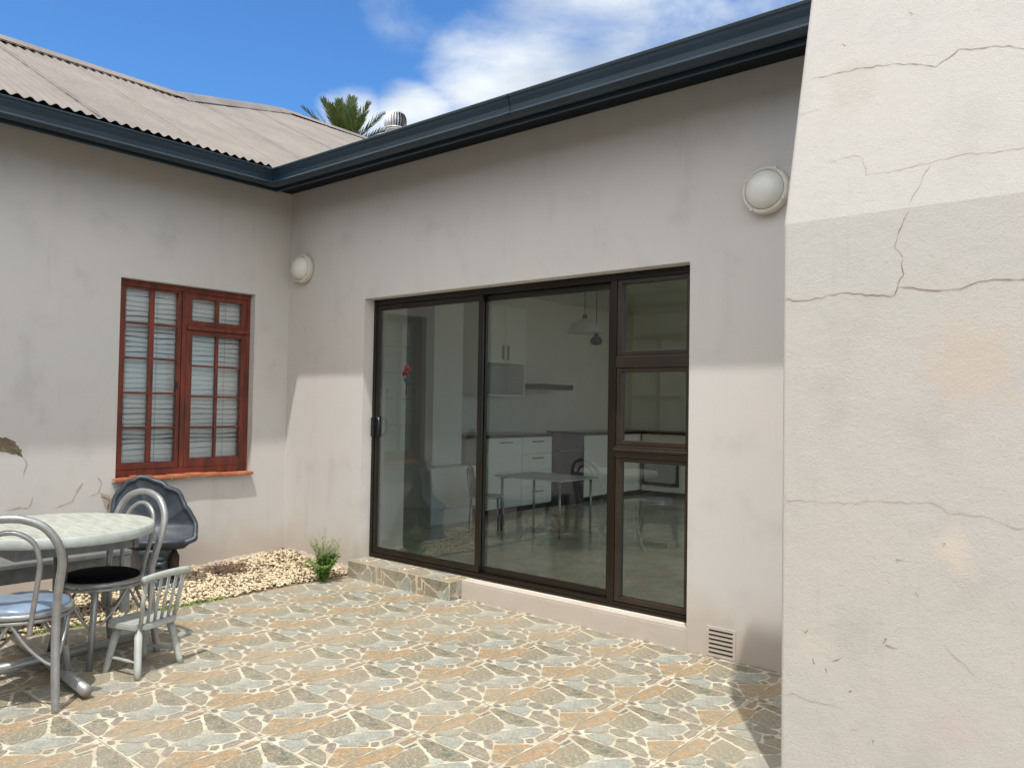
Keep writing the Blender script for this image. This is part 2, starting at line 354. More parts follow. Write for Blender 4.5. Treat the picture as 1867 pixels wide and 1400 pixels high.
def stone_mat():
    m = bpy.data.materials.new('paving_stone_print'); m.use_nodes = True; t = m.node_tree; b = t.nodes['Principled BSDF']
    uv = t.nodes.new('ShaderNodeUVMap').outputs[0]
    A = t.nodes.new('ShaderNodeAttribute'); A.attribute_name = 'tone_a'; B = t.nodes.new('ShaderNodeAttribute'); B.attribute_name = 'tone_b'
    def nse(s, det, rg=.6, sc=(1, 1, 1)):
        mm = t.nodes.new('ShaderNodeMapping'); mm.inputs['Scale'].default_value = sc; t.links.new(uv, mm.inputs[0])
        n = t.nodes.new('ShaderNodeTexNoise'); n.inputs['Scale'].default_value = s; n.inputs['Detail'].default_value = det; n.inputs['Roughness'].default_value = rg
        t.links.new(mm.outputs[0], n.inputs[0]); return n.outputs['Fac']
    def mapr(v, a, c_, hi=1.0):
        q = t.nodes.new('ShaderNodeMapRange'); q.interpolation_type = 'SMOOTHSTEP'; q.inputs['From Min'].default_value = a; q.inputs['From Max'].default_value = c_; q.inputs['To Max'].default_value = hi
        t.links.new(v, q.inputs['Value']); return q.outputs[0]
    def mix(f, a, c_):
        q = t.nodes.new('ShaderNodeMix'); q.data_type = 'RGBA'; t.links.new(f, q.inputs[0])
        for i, x in ((6, a), (7, c_)):
            if isinstance(x, tuple): q.inputs[i].default_value = rgb(x)
            else: t.links.new(x, q.inputs[i])
        return q.outputs[2]
    c = mix(mapr(nse(6, 4), .4, .62), A.outputs['Color'], B.outputs['Color'])
    c = mix(mapr(nse(7, 8, .8, (1, 1.6, 1)), .52, .68, .7), c, (.52, .52, .45))
    c = mix(mapr(nse(26, 6, .8, (1, 2.2, 1)), .50, .66, .7), c, (.56, .55, .47))
    c = mix(mapr(nse(34, 5, .75), .50, .66, .7), c, (.15, .12, .085))
    # thin pale veins that cross the printed stones
    nv = t.nodes.new('ShaderNodeTexNoise'); nv.inputs['Scale'].default_value = 9; nv.inputs['Detail'].default_value = 4; t.links.new(uv, nv.inputs[0])
    vm = t.nodes.new('ShaderNodeMix'); vm.data_type = 'VECTOR'; vm.inputs[0].default_value = .10; t.links.new(uv, vm.inputs[4]); t.links.new(nv.outputs['Color'], vm.inputs[5])
    vo = t.nodes.new('ShaderNodeTexVoronoi'); vo.feature = 'DISTANCE_TO_EDGE'; vo.inputs['Scale'].default_value = 6.5; t.links.new(vm.outputs[1], vo.inputs['Vector'])
    c = mix(math_n(t, 'SUBTRACT', .45, mapr(vo.outputs['Distance'], .002, .018, .45)), c, (.40, .37, .30))
    geo = t.nodes.new('ShaderNodeNewGeometry')
    n = t.nodes.new('ShaderNodeTexNoise'); n.inputs['Scale'].default_value = 1.1; n.inputs['Detail'].default_value = 6; t.links.new(geo.outputs['Position'], n.inputs[0])
    c = mix(mapr(n.outputs['Fac'], .42, .70, .5), c, (.36, .32, .25))
    t.links.new(c, b.inputs['Base Color']); b.inputs['Roughness'].default_value = .55; b.inputs['Specular IOR Level'].default_value = .35
    return m
M_print = stone_mat()
M_vein = mat('paving_vein_print', (.63, .585, .46), .6, col2=(.42, .37, .27), vs=7, detail=6)
M_joint = mat('paving_joint', (.42, .35, .27), .9)
def stone_faces(out, ox, oy, U, V, nrm, w, h, x0, x1, y0, y1, lift):
    """lay the printed tile picture (clipped to the rectangle x0..x1,y0..y1) with axes U,V; out = lists"""
    for num, (key, (poly, ca, cb)) in enumerate(STONES.items()):
        P = [(ox+a*w, oy+b*h, a, b) for a, b in ROUNDED[key]]
        # Sutherland-Hodgman
        for ax, lim, sgn in ((0, x0, 1), (0, x1, -1), (1, y0, 1), (1, y1, -1)):
            Q = []
            for i in range(len(P)):
                A_, B_ = P[i], P[(i+1) % len(P)]
                ia = (A_[ax]-lim)*sgn >= 0; ib = (B_[ax]-lim)*sgn >= 0
                if ia: Q.append(A_)
                if ia != ib:
                    t_ = (lim-A_[ax])/(B_[ax]-A_[ax]); Q.append(tuple(A_[k]+(B_[k]-A_[k])*t_ for k in range(4)))
            P = Q
            if len(P) < 3: break
        if len(P) < 3: continue
        out.append(([U*q[0]+V*q[1]+nrm*(lift+num*.00006) for q in P], [(q[2], q[3]) for q in P], ca, cb))
ROUNDED = {}
rr = random.Random(3)
for k_, (poly, a_, b_) in STONES.items():
    P = []
    for i in range(len(poly)):   # subdivide and jitter the printed outline so that it is not a clean polygon
        A_, B_ = poly[i], poly[(i+1) % len(poly)]
        P.append(A_); L_ = math.dist(A_, B_); n_ = int(L_/.045)
        for q_ in range(1, n_+1):
            f_ = q_/(n_+1); P.append((A_[0]+(B_[0]-A_[0])*f_+rr.uniform(-.009, .009), A_[1]+(B_[1]-A_[1])*f_+rr.uniform(-.009, .009)))
    P = round_poly([(.5+(q_[0]-.5)*1.02, .5+(q_[1]-.5)*1.02) for q_ in P], 1)
    cx_ = sum(q[0] for q in P)/len(P); cy_ = sum(q[1] for q in P)/len(P)
    ROUNDED[k_] = [(min(.993, max(.007, cx_+(q[0]-cx_)*1.04)), min(.993, max(.007, cy_+(q[1]-cy_)*1.04))) for q in P]
def printed_mesh(name, base, faces, parent=None):
    """base: MB with veins/joints; faces: printed stones"""
    nb = len(base.f); mi = len(base.mats); base.m(M_print)
    uvs = {}
    cols = []
    for (vs, uv, ca, cb) in faces:
        base.add(vs, [tuple(range(len(vs)))]); uvs[len(base.f)-1] = uv; cols.append((tuple(q_*.57 for q_ in ca), tuple(q_*.55 for q_ in cb)))
    o = base.build(name, parent, normals=False); me = o.data
    me.uv_layers.new(name='UVMap'); me.color_attributes.new('tone_a', 'FLOAT_COLOR', 'CORNER'); me.color_attributes.new('tone_b', 'FLOAT_COLOR', 'CORNER')
    ul = me.uv_layers['UVMap']; A = me.color_attributes['tone_a']; B = me.color_attributes['tone_b']
    for p_ in me.polygons:
        if p_.index in uvs:
            uv = uvs[p_.index]; ca, cb = cols[p_.index-nb]
            for k2, li in enumerate(p_.loop_indices): ul.data[li].uv = uv[k2]; A.data[li].color = rgb(ca); B.data[li].color = rgb(cb)
    return o
PX0, PX1, PY0, PY1 = 1.03, 7.6, -5.6, -.001
base = MB()
X, Y, Z = Vector((1, 0, 0)), Vector((0, 1, 0)), Vector((0, 0, 1))
faces = []
i0 = math.floor((PX0-TX0)/TW); i1 = math.ceil((PX1-TX0)/TW); j0 = math.floor((PY0-TY0)/TH); j1 = math.ceil((PY1-TY0)/TH)
base.m(M_joint); base.add([(PX0, PY0, -.004), (PX1, PY0, -.004), (PX1, PY1, -.004), (PX0, PY1, -.004)], [(0, 1, 2, 3)])
base.m(M_joint); base.add([(PX0, PY0, -.004), (PX0, PY1, -.004), (PX0, PY1, -.03), (PX0, PY0, -.03)], [(0, 1, 2, 3)])
for i in range(i0, i1):
    for j in range(j0, j1):
        ox, oy = TX0+i*TW, TY0+j*TH; ti = rr.uniform(-.0006, .0006)
        x0, x1, y0, y1 = max(ox+.0016, PX0), min(ox+TW-.0016, PX1), max(oy+.0016, PY0), min(oy+TH-.0016, PY1)
        if x1-x0 < .01 or y1-y0 < .01: continue
        base.m(M_vein); base.add([(x0, y0, 0), (x1, y0, 0), (x1, y1, 0), (x0, y1, 0)], [(0, 1, 2, 3)])
        stone_faces(faces, ox, oy, X, Y, Z, TW, TH, x0, x1, y0, y1, .0007)
patio = printed_mesh('patio_paving', base, faces); tag(patio, kind='structure')

# ================================================================== HOUSE
house = thing('house', (0, 0, 0), 0, 'beige plastered single storey house with navy gutters and corrugated roof', 'house')
XL, XR, ZT, ZD = 1.076, 4.038, 2.27, .135       # sliding door opening
WY1, WY0, WZ1, WZ0 = -.346, -1.509, 2.348, .80   # red window opening
def holed_wall(name, axis, a0, a1, z0, z1, hole, t0, t1, material, parent):
    """wall slab with a rectangular hole; axis 'x': runs along x with thickness t0..t1 in y; 'y': runs along y"""
    b = MB().m(material); h0, h1, hz0, hz1 = hole
    A = sorted({a0, h0, h1, a1}); Zs = sorted({z0, hz0, hz1, z1})
    def P(a, t, z): return (a, t, z) if axis == 'x' else (t, a, z)
    for t in (t0, t1):
        for i in range(3):
            for k2 in range(len(Zs)-1):
                if A[i] == h0 and Zs[k2] >= hz0 and Zs[k2+1] <= hz1: continue
                b.add([P(A[i], t, Zs[k2]), P(A[i+1], t, Zs[k2]), P(A[i+1], t, Zs[k2+1]), P(A[i], t, Zs[k2+1])], [(0, 1, 2, 3)])
    def Q(a, b_, c, d_): b.add([P(*a), P(*b_), P(*c), P(*d_)], [(0, 1, 2, 3)])
    for h in (h0, h1): Q((h, t0, hz0), (h, t1, hz0), (h, t1, hz1), (h, t0, hz1))
    for z in (hz0, hz1): Q((h0, t0, z), (h1, t0, z), (h1, t1, z), (h0, t1, z))
    for a in (a0, a1): Q((a, t0, z0), (a, t1, z0), (a, t1, z1), (a, t0, z1))
    for z in (z0, z1): Q((a0, t0, z), (a1, t0, z), (a1, t1, z), (a0, t1, z))
    bm_v = b
    return b.build(name, parent)
holed_wall('wall', 'x', 0, 8.0, -.05, 3.36, (XL, XR, ZD-.005, ZT), 0, .22, M_wall, house)
holed_wall('wall', 'y', -9, -.0, -.05, 3.36, (WY0, WY1, WZ0-.03, WZ1), 0, -.22, M_wall, house)
# rough mortar footing where the plaster has come away in the corner
b = MB().m(M_mortar, True)
rf = random.Random(5)
def rough_strip(b, P0, P1, dirn, w, h, n=40):
    P0 = Vector(P0); P1 = Vector(P1); D = Vector(dirn); vs = []
    for i in range(n+1):
        p_ = P0.lerp(P1, i/n); ww = w*rf.uniform(.5, 1.2); hh = h*rf.uniform(.6, 1.15)
        e = min(1, min(i, n-i)/5+.05)
        vs += [p_+D*.002+Z*hh*e, p_+D*ww*.6*e+Z*hh*.8*e, p_+D*ww*e+Z*0*hh-Z*.01]
    b.add(vs, [(i*3+k2, (i+1)*3+k2, (i+1)*3+k2+1, i*3+k2+1) for i in range(n) for k2 in range(2)])
rough_strip(b, (.02, 0, .055), (1.07, 0, .0), (0, -1, 0), .05, .05, 60)
rough_strip(b, (0, -.02, .045), (0, -1.1, .0), (1, 0, 0), .05, .04, 60)
b.build('footing', house, normals=False)
# door threshold sill (sloping plaster, sunlight put into the colour of its cream top) and its stepped, tiled neighbour
b = MB().m(mat('sunlit_sill_cream', (.66, .61, .50), .8, col2=(.50, .42, .32), vs=6, bump=.3, bs=40))
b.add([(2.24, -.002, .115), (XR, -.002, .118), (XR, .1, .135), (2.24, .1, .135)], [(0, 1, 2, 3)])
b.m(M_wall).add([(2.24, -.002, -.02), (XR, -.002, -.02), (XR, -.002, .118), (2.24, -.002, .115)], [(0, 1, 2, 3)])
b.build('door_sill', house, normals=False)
b = MB(); faces = []
SX0, SX1, SY, SZ = 1.09, 2.235, -.125, .136
b.m(M_vein); b.box((SX0, SY, -.01), (SX1, .1, SZ))
def step_print(U, V, nrm, u0, u1, v0, v1, off, orient):
    for (ox, oy) in orient:
        stone_faces(faces, ox, oy, U, V, nrm, TW, TH, u0, u1, v0, v1, off)
L0 = len(faces)
step_print(X, Z, -Y, SX0+.004, SX1-.004, .0, SZ-.006, -SY+.0012, [(SX0-.10+i*TW, -.30) for i in range(4)])
step_print(X, Y, Z, SX0+.004, SX1-.004, SY+.004, .095, SZ+.0012, [(SX0-.3+i*TW, SY-.20) for i in range(4)])
step_print(Y, Z, X, SY+.006, -.002, .0, SZ-.006, SX1+.0012, [(-.29, -.15)])
printed_mesh('door_step', b, faces, house)
# corners of the step trim
# ---- cracks and peeled patches on the left wall
def ribbon(b, P, w, nrm):
    P = [Vector(p) for p in P]; Q = []
    for i in range(len(P)-1):
        n = max(1, int((P[i+1]-P[i]).length/.018))
        for k2 in range(n): Q.append(P[i].lerp(P[i+1], k2/n))
    Q.append(P[-1]); nrm = Vector(nrm); vs = []
    for i, q in enumerate(Q):
        t = (Q[min(i+1, len(Q)-1)]-Q[max(i-1, 0)]).normalized(); s_ = t.cross(nrm).normalized()
        q = q+s_*rf.uniform(-.004, .004); ww = w*rf.uniform(.25, 1.1)*(0.3 if i in (0, len(Q)-1) else 1)
        vs += [q-s_*ww/2, q+s_*ww/2]
    b.add(vs, [(2*i, 2*i+1, 2*i+3, 2*i+2) for i in range(len(Q)-1)])
BW = [[(-2.293, 1.137), (-2.226, 1.116), (-2.162, 1.038), (-2.146, 0.987), (-2.188, 1.008), (-2.291, 1.042)], [(-1.615, 0.698), (-1.545, 0.664), (-1.482, 0.575), (-1.522, 0.549), (-1.583, 0.584)], [(-1.704, 0.676), (-1.634, 0.691), (-1.609, 0.772), (-1.638, 0.823)], [(-1.562, 0.54), (-1.545, 0.634), (-1.606, 0.668)], [(-2.245, 0.623), (-2.177, 0.632), (-2.101, 0.629), (-2.075, 0.705)], [(-2.146, 0.987), (-2.117, 0.94), (-2.149, 0.845)], [(-1.929, 0.614), (-1.818, 0.645), (-1.746, 0.781)]]
b = MB().m(M_peel)
def patch(b, poly, x):
    P = []
    for i in range(len(poly)):
        A_, B_ = Vector(poly[i]), Vector(poly[(i+1) % len(poly)]); n = max(2, int((B_-A_).length/.015))
        for k2 in range(n): q = A_.lerp(B_, k2/n); P.append((x, q.x+rf.uniform(-.007, .007), q.y+rf.uniform(-.007, .007)))
    c = Vector((x, sum(q[1] for q in P)/len(P), sum(q[2] for q in P)/len(P))); n = len(P)
    b.add(P+[c], [(i, (i+1) % n, n) for i in range(n)])
patch(b, [(q[0]-.02 if i in (0, 5) else q[0], q[1]) for i, q in enumerate(BW[0])], .0025)
b.build('peeled_patch', house, normals=False)
b = MB().m(M_crack2); patch(b, BW[1], .0025)
b.build('peeled_patch', house, normals=False)
for c in BW[2:]:
    b = MB().m(M_crack2); ribbon(b, [(.0025, *q) for q in c], .008, (1, 0, 0)); b.build('plaster_crack', house, normals=False)

# ---- gutters, fascias, soffits
ZG = 3.312
prof = [(.468, 3.29), (.468, 3.19), (.50, 3.182), (.535, 3.184), (.556, 3.192), (.560, 3.200), (.556, 3.207), (.552, 3.215), (.556, 3.245), (.566, 3.275), (.570, 3.292), (.577, 3.297), (.579, 3.306), (.574, 3.312), (.565, 3.310), (.560, 3.300), (.545, 3.22), (.50, 3.195), (.476, 3.20), (.474, 3.29)]
def extr(b, prof, kind, far):
    n = len(prof)
    if kind == 'B': vs = [(o, -far, z) for o, z in prof]+[(o, -o, z) for o, z in prof]
    else: vs = [(o, -o, z) for o, z in prof]+[(far, -o, z) for o, z in prof]
    b.add(vs, [(i, (i+1) % n, (i+1) % n+n, i+n) for i in range(n)]+[tuple(range(n)), tuple(range(2*n-1, n-1, -1))])
b = MB().m(M_navy); extr(b, prof, 'B', 9); 
b.build('gutter', house)
b = MB().m(M_navy); extr(b, prof, 'A', 8); b.m(mat('lip_highlight', (.20, .25, .27), .6)); extr(b, [(.562, 3.3135), (.5775, 3.3135), (.5775, 3.3165), (.562, 3.3165)], 'A', 8)  # pale strip on top: the lip's highlight put into its colour
# joint brackets
b.build('gutter', house)
b = MB().m(M_navy); fa = [(.466, 3.165), (.466, 3.380), (.444, 3.380), (.444, 3.165)]
extr(b, fa, 'B', 9); fa = [(.466, 3.165), (.466, 3.330), (.4435, 3.330), (.4435, 3.165)]; extr(b, fa, 'A', 8); b.build('fascia', house)
b = MB().m(M_soff); sf = [(.443, 3.178), (.443, 3.19), (-.02, 3.335), (-.02, 3.322)]
extr(b, sf, 'B', 9); extr(b, sf, 'A', 8); b.build('soffit', house)
# gutter joint collar in the corner
b = MB().m(M_navy)
pr2 = [(.556, 3.189), (.564, 3.200), (.556, 3.215), (.560, 3.245), (.570, 3.275), (.575, 3.292), (.583, 3.300), (.583, 3.309), (.576, 3.316), (.565, 3.314)]
for kk in ('B', 'A'):
    n = len(pr2)
    if kk == 'B': vs = [(o+.001, -o-.06, z) for o, z in pr2]+[(o+.001, -o-.001, z) for o, z in pr2]
    else: vs = [(o+.001, -o-.001, z) for o, z in pr2]+[(o+.06, -o-.001, z) for o, z in pr2]
    b.add(vs, [(i, i+1, i+1+n, i+n) for i in range(n-1)])
b.build('gutter_collar', house, normals=False)
for kk, at_ in (('A', 3.05), ('A', 6.0), ('B', 2.9)):
    n = len(pr2); b = MB().m(M_navy)
    if kk == 'A': vs = [(at_, -o-.001, z) for o, z in pr2]+[(at_+.045, -o-.001, z) for o, z in pr2]
    else: vs = [(o+.001, -at_-.045, z) for o, z in pr2]+[(o+.001, -at_, z) for o, z in pr2]
    b.add(vs, [(i, i+1, i+1+n, i+n) for i in range(n-1)]); b.build('gutter_joint', house, normals=False)

# ---- corrugated roofs
def roof_mat():
    m = bpy.data.materials.new('corrugated_sheet'); m.use_nodes = True; t = m.node_tree; b = t.nodes['Principled BSDF']
    c = t.nodes.new('ShaderNodeTexCoord').outputs['Object']
    n = t.nodes.new('ShaderNodeTexNoise'); n.inputs['Scale'].default_value = 1.4; n.inputs['Detail'].default_value = 8; n.inputs['Roughness'].default_value = .7; t.links.new(c, n.inputs[0])
    k = t.nodes.new('ShaderNodeValToRGB'); k.color_ramp.elements[0].position = .3; k.color_ramp.elements[1].position = .7
    k.color_ramp.elements[0].color = (.14, .12, .102, 1); k.color_ramp.elements[1].color = (.215, .188, .163, 1); t.links.new(n.outputs['Fac'], k.inputs[0])
    n2 = t.nodes.new('ShaderNodeTexNoise'); n2.inputs['Scale'].default_value = 14; n2.inputs['Detail'].default_value = 6; t.links.new(c, n2.inputs[0])
    k2 = t.nodes.new('ShaderNodeValToRGB'); k2.color_ramp.elements[0].position = .6; k2.color_ramp.elements[1].position = .78; k2.color_ramp.elements[0].color = (0, 0, 0, 1); k2.color_ramp.elements[1].color = (.6, .6, .6, 1); t.links.new(n2.outputs['Fac'], k2.inputs[0])
    x = t.nodes.new('ShaderNodeMix'); x.data_type = 'RGBA'; t.links.new(k2.outputs[0], x.inputs[0]); t.links.new(k.outputs[0], x.inputs[6]); x.inputs[7].default_value = (.22, .16, .12, 1)
    t.links.new(x.outputs[2], b.inputs['Base Color']); b.inputs['Roughness'].default_value = .6
    return m
M_roof = roof_mat(); M_lap = mat('roof_lap_dark', (.10, .065, .045), .9)
PIT, AMP = .0762, .0105
mB, mA = .52, .50
def wav(s): return AMP*cos(2*pi*s/PIT)
def zB(x): return 3.315-mB*(x-.60)
def zA(y): return 3.256+mA*(y+.60)
def ridgeB(y):
    if y < -.12: return -2.0
    if y < 2.54: return -2.0-(y+.12)*(2.25/2.66)
    return -4.5
def sheet(name, rng_s, lo, hi, fn, step=PIT/8, laps=None, lapw=.7):
    b = MB().m(M_roof, True); a, z_ = rng_s; n = int((z_-a)/step); vs = []; rows = 7
    for i in range(n+1):
        s_ = a+i*step; e0, e1 = lo(s_), hi(s_)
        for k2 in range(rows):
            q = e0+(e1-e0)*k2/(rows-1); lift = .006*(((s_-a) % lapw)/lapw)
            vs.append(fn(s_, q, wav(s_)+lift+noise.noise(Vector((s_*.6, q*.9, 0)))*.012))
    fs = [(i*rows+k2, (i+1)*rows+k2, (i+1)*rows+k2+1, i*rows+k2+1) for i in range(n) for k2 in range(rows-1)]
    b.add(vs, fs)
    return b.build(name, house, normals=False)
def loB(y): return .575 if y < -.506 else .60-(mA/mB)*(y+.53)
sheet('roof_sheet', (-9, 8.2), loB, lambda y: min(ridgeB(y), loB(y)-.01), lambda s_, q, w_: (q, s_, zB(q)+w_))
def loA(x): return -.545 if x > .614 else -.53-(mB/mA)*(x-.60)
YR = 4.77
sheet('roof_sheet', (-4.5, 8.0), loA, lambda x: max(YR, loA(x)+.01), lambda s_, q, w_: (s_, q, zA(q)+w_))
# rear slopes (seen only from the side), ridge capping, sheet laps
b = MB().m(M_roof)
b.add([(-4.5, YR, zA(YR)), (8, YR, zA(YR)), (8, 10.1, 3.3), (-4.5, 10.1, 3.3)], [(0, 1, 2, 3)])
b.add([(-2, -9, zB(-2)), (-2, -.12, zB(-2)), (-4.6, -.12, 3.3), (-4.6, -9, 3.3)], [(0, 1, 2, 3)])
b.add([(-4.5, 2.8, zB(-4.5)), (-4.5, 8.2, zB(-4.5)), (-9.6, 8.2, 3.3), (-9.6, 2.8, 3.3)], [(0, 1, 2, 3)])
b.build('rear_roof_slope', house)
b = MB().m(M_roof, True)
def cap(b, pts, w=.13, off=None):
    for i in range(len(pts)-1):
        A_, B_ = Vector(pts[i]), Vector(pts[i+1]); t = (B_-A_).normalized(); s_ = t.cross(Z).normalized(); n = t.cross(s_)
        if n.z < 0: n = -n
        ring = [(-w, -.062), (-w*.55, -.02), (-.035, .012), (0, .03), (.035, .012), (w*.55, -.02), (w, -.062)]
        vs = [P_+s_*a+n*(c+.03) for P_ in (A_-t*.02, B_+t*.02) for a, c in ring]
        b.add(vs, [(k2, k2+1, k2+8, k2+7) for k2 in range(6)])
cap(b, [(-2, -9, zB(-2)), (-2.0, -.12, zB(-2)), (-4.25, 2.54, zB(-4.25)), (-4.5, 2.9, zB(-4.5)), (-4.5, 8.2, zB(-4.5))])
cap(b, [(-4.5, YR, zA(YR)), (8, YR, zA(YR))])
b.build('ridge_capping', house, normals=False)
for k2, y_ in enumerate((-2.62, -1.93, -1.22, -.50, .22, .94, 1.66, 2.4)):  # thin dark strip along each sheet lap
    x0_, x1_ = loB(y_)-.02, ridgeB(y_)+.1; n = 30
    vs = []
    for i in range(n+1):
        q = x0_+(x1_-x0_)*i/n; ww = rf.uniform(.003, .0075)*(1 if k2 < 4 else .7); zz = zB(q)+AMP+.019
        vs += [(q, y_-ww, zz), (q, y_+ww, zz)]
    b = MB().m(M_lap); b.add(vs, [(2*i, 2*i+1, 2*i+3, 2*i+2) for i in range(n)]); b.build('sheet_lap', house, normals=False)
b = MB().m(M_lap)      # dark strip along the capping's lower edge
vs = []
for (xa, ya), (xb, yb) in (((-1.86, -9), (-1.86, -.20)), ((-1.86, -.20), (-4.08, 2.42))):
    n = int(abs(yb-ya)/PIT*4)
    for i in range(n+1):
        t_ = i/n; x_, y_ = xa+(xb-xa)*t_, ya+(yb-ya)*t_; ww = .004+.009*max(0, cos(2*pi*y_/PIT+pi))
        vs += [(x_-ww, y_, zB(x_)+.034), (x_+ww, y_, zB(x_)+.022)]
b.add(vs, [(2*i, 2*i+1, 2*i+3, 2*i+2) for i in range(len(vs)//2-1)])
b.build('capping_edge', house, normals=False)

# ---- red casement window
win = sub('window', house)
WX = -.07      # outer face of the frame
def wbox(b, y0, y1, z0, z1, x0=-.13, x1=WX): b.bbox((x0, y0, z0), (x1, y1, z1), .004)
b = MB().m(M_redw)
wbox(b, WY0+.001, -1.462, .80, WZ1-.001); wbox(b, -.375, WY1-.001, .80, WZ1-.001)          # jambs
wbox(b, -1.462, -.375, 2.300, WZ1-.001); wbox(b, -1.462, -.375, .80, .850)
wbox(b, -.972, -.932, .850, 2.300)                                                         # mullion
b.bbox((-.13, -.932, 1.992), (WX+.022, -.375, 2.028), .006)                                 # transom with drip
b.build('frame', win)
def sash(y0, y1, z0, z1, st, rt, rb, cols, rows, mz=None, name='sash', xo=.0, mt=.022):
    b = MB().m(M_redw); x0, x1 = -.118+xo, WX-.006+xo
    wbox(b, y0, y0+st, z0, z1, x0, x1); wbox(b, y1-st, y1, z0, z1, x0, x1)
    wbox(b, y0+st, y1-st, z1-rt, z1, x0, x1); wbox(b, y0+st, y1-st, z0, z0+rb, x0, x1)
    for c in range(1, cols):
        yc = y0+st+(y1-y0-2*st)*c/cols; wbox(b, yc-mt/2, yc+mt/2, z0+rb, z1-rt, x0+.004, x1-.006)
    for r_ in range(1, rows):
        zc = z0+rb+(z1-z0-rt-rb)*r_/rows; wbox(b, y0+st, y1-st, zc-.008, zc+.008, x0+.006, x1-.004)
    o = b.build(name, win)
    gmb = MB().m(M_glass2); gmb.add([(x0+.012, y0+st, z0+rb), (x0+.012, y1-st, z0+rb), (x0+.012, y1-st, z1-rt), (x0+.012, y0+st, z1-rt)], [(0, 1, 2, 3)])
    gmb.build('pane', win, normals=False)
sash(-1.461, -.973, .851, 2.299, .030, .012, .055, 2, 5, mt=.036, xo=-.004)
sash(-.931, -.376, 2.029, 2.299, .046, .040, .045, 2, 1, mt=.03)
sash(-.931, -.376, .851, 1.991, .050, .040, .075, 2, 4, xo=.008)
b = MB().m(M_blackp); b.bbox((-.075, -1.02, 1.50), (-.05, -1.005, 1.56), .003); b.build('window_stay', win)
b = MB().m(M_blind)
zz = .865; kz = 0
while zz < 2.31:
    tilt = 1.08+.12*sin(zz*9)+(-.42 if kz in (5, 6) else 0)
    dz, dx = .024*sin(tilt), .024*cos(tilt)
    sag = .004*sin(kz*1.7)
    for (ya, yb) in ((-1.465, -.955), (-.95, -.36)):
        vs = []
        for i in range(7):
            y_ = ya+(yb-ya)*i/6; s_ = sag*sin(pi*i/6)+.0035*sin(i*1.3+kz)
            vs += [(-.160-dx, y_, zz+dz+s_), (-.160, y_, zz+.003+s_), (-.160+dx, y_, zz-dz+s_)]
        b.add(vs, [(i*3+k2, i*3+k2+1, i*3+k2+4, i*3+k2+3) for i in range(6) for k2 in range(2)])
    zz += .041; kz += 1
b.m(M_cord)
for y_ in (-1.40, -1.15, -.85, -.55): b.tube([(-.138, y_, .86), (-.138, y_, 2.32)], .0016, 5)
b.build('venetian_blind', win, normals=False)
b = MB().m(M_terra); n = 8; y0s, y1s = -1.535, -.352
for i in range(n):
    a0_ = y0s+(y1s-y0s)*i/n+.003; a1_ = y0s+(y1s-y0s)*(i+1)/n-.003; dz = rf.uniform(-.003, .003)
    T = Matrix.Translation((0, 0, dz))
    b.bbox((-.075, a0_, .773), (.055, a1_, .799), .006, T @ Matrix.Rotation(rf.uniform(-.01, .01), 4, 'X'))
b.m(M_mortar); b.box((-.07, y0s, .770), (.047, y1s, .7915))
b.build('sill', win)
# dark room behind the blind
b = MB().m(M_grey); b.box((-2.5, -3.2, 0), (-.222, -.0, 2.9))
o = b.build('room_interior', house)

# ---- sliding door
door = sub('sliding_door', house)
def dbox(b, x0, x1, z0, z1, y0=.10, y1=.18, c=.005): b.bbox((x0, y0, z0), (x1, y1, z1), c)
b = MB().m(M_brown)
dbox(b, XL+.001, 1.108, ZD+.002, ZT-.001); dbox(b, 4.002, XR-.001, ZD+.002, ZT-.001)
dbox(b, 1.108, 4.002, 2.222, ZT-.001); dbox(b, 1.108, 4.002, ZD+.002, .172)
b.box((1.108, .088, ZD+.001), (4.002, .1, .150)); 
dbox(b, 3.425, 3.475, .172, 2.222, .095, .185)
b.build('frame', door)
# sliding leaf (outer) and fixed leaf
b = MB().m(M_brown)
for (x0, x1, y0, y1) in ((1.110, 2.300, .108, .134), (2.262, 3.424, .145, .172)):
    dbox(b, x0, x0+.030 if x0 < 2 else x0+.04, .174, 2.220, y0, y1, .004); dbox(b, x1-.042, x1, .174, 2.220, y0, y1, .004)
    dbox(b, x0+.03, x1-.042, 2.178, 2.220, y0+.001, y1-.001, .004); dbox(b, x0+.03, x1-.042, .174, .222, y0+.001, y1-.001, .004)
b.build('leaf_frame', door)
b = MB().m(M_glass)
b.add([(1.14, .121, .222), (2.258, .121, .222), (2.258, .121, 2.178), (1.14, .121, 2.178)], [(0, 1, 2, 3)])
b.add([(2.302, .158, .222), (3.382, .158, .222), (3.382, .158, 2.178), (2.302, .158, 2.178)], [(0, 1, 2, 3)])
b.build('glass', door, normals=False)
b = MB().m(M_brown2)
sec = [(.176, 1.085), (1.165, 1.655), (1.735, 2.220)]
b2 = MB().m(M_glass)
for z0, z1 in sec:
    x0, x1, st = 3.477, 4.000, .034
    dbox(b, x0, x0+st, z0, z1, .098, .15, .004); dbox(b, x1-st, x1, z0, z1, .098, .15, .004)
    dbox(b, x0+st, x1-st, z1-.026, z1, .099, .149, .004); dbox(b, x0+st, x1-st, z0, z0+.030, .099, .149, .004)
    b2.add([(x0+st, .125, z0+.03), (x1-st, .125, z0+.03), (x1-st, .125, z1-.026), (x0+st, .125, z1-.026)], [(0, 1, 2, 3)])
for z in (1.087, 1.657):
    dbox(b, 3.477, 4.0, z, z+.076, .090, .17, .004)
b.bbox((3.47, .074, 1.128), (4.0, .092, 1.146), .004)
b.build('side_light_frame', door); b2.build('side_light_glass', door, normals=False)
b = MB().m(M_blackp)
b.bbox((1.098, .072, 1.13), (1.128, .1, 1.29), .006)
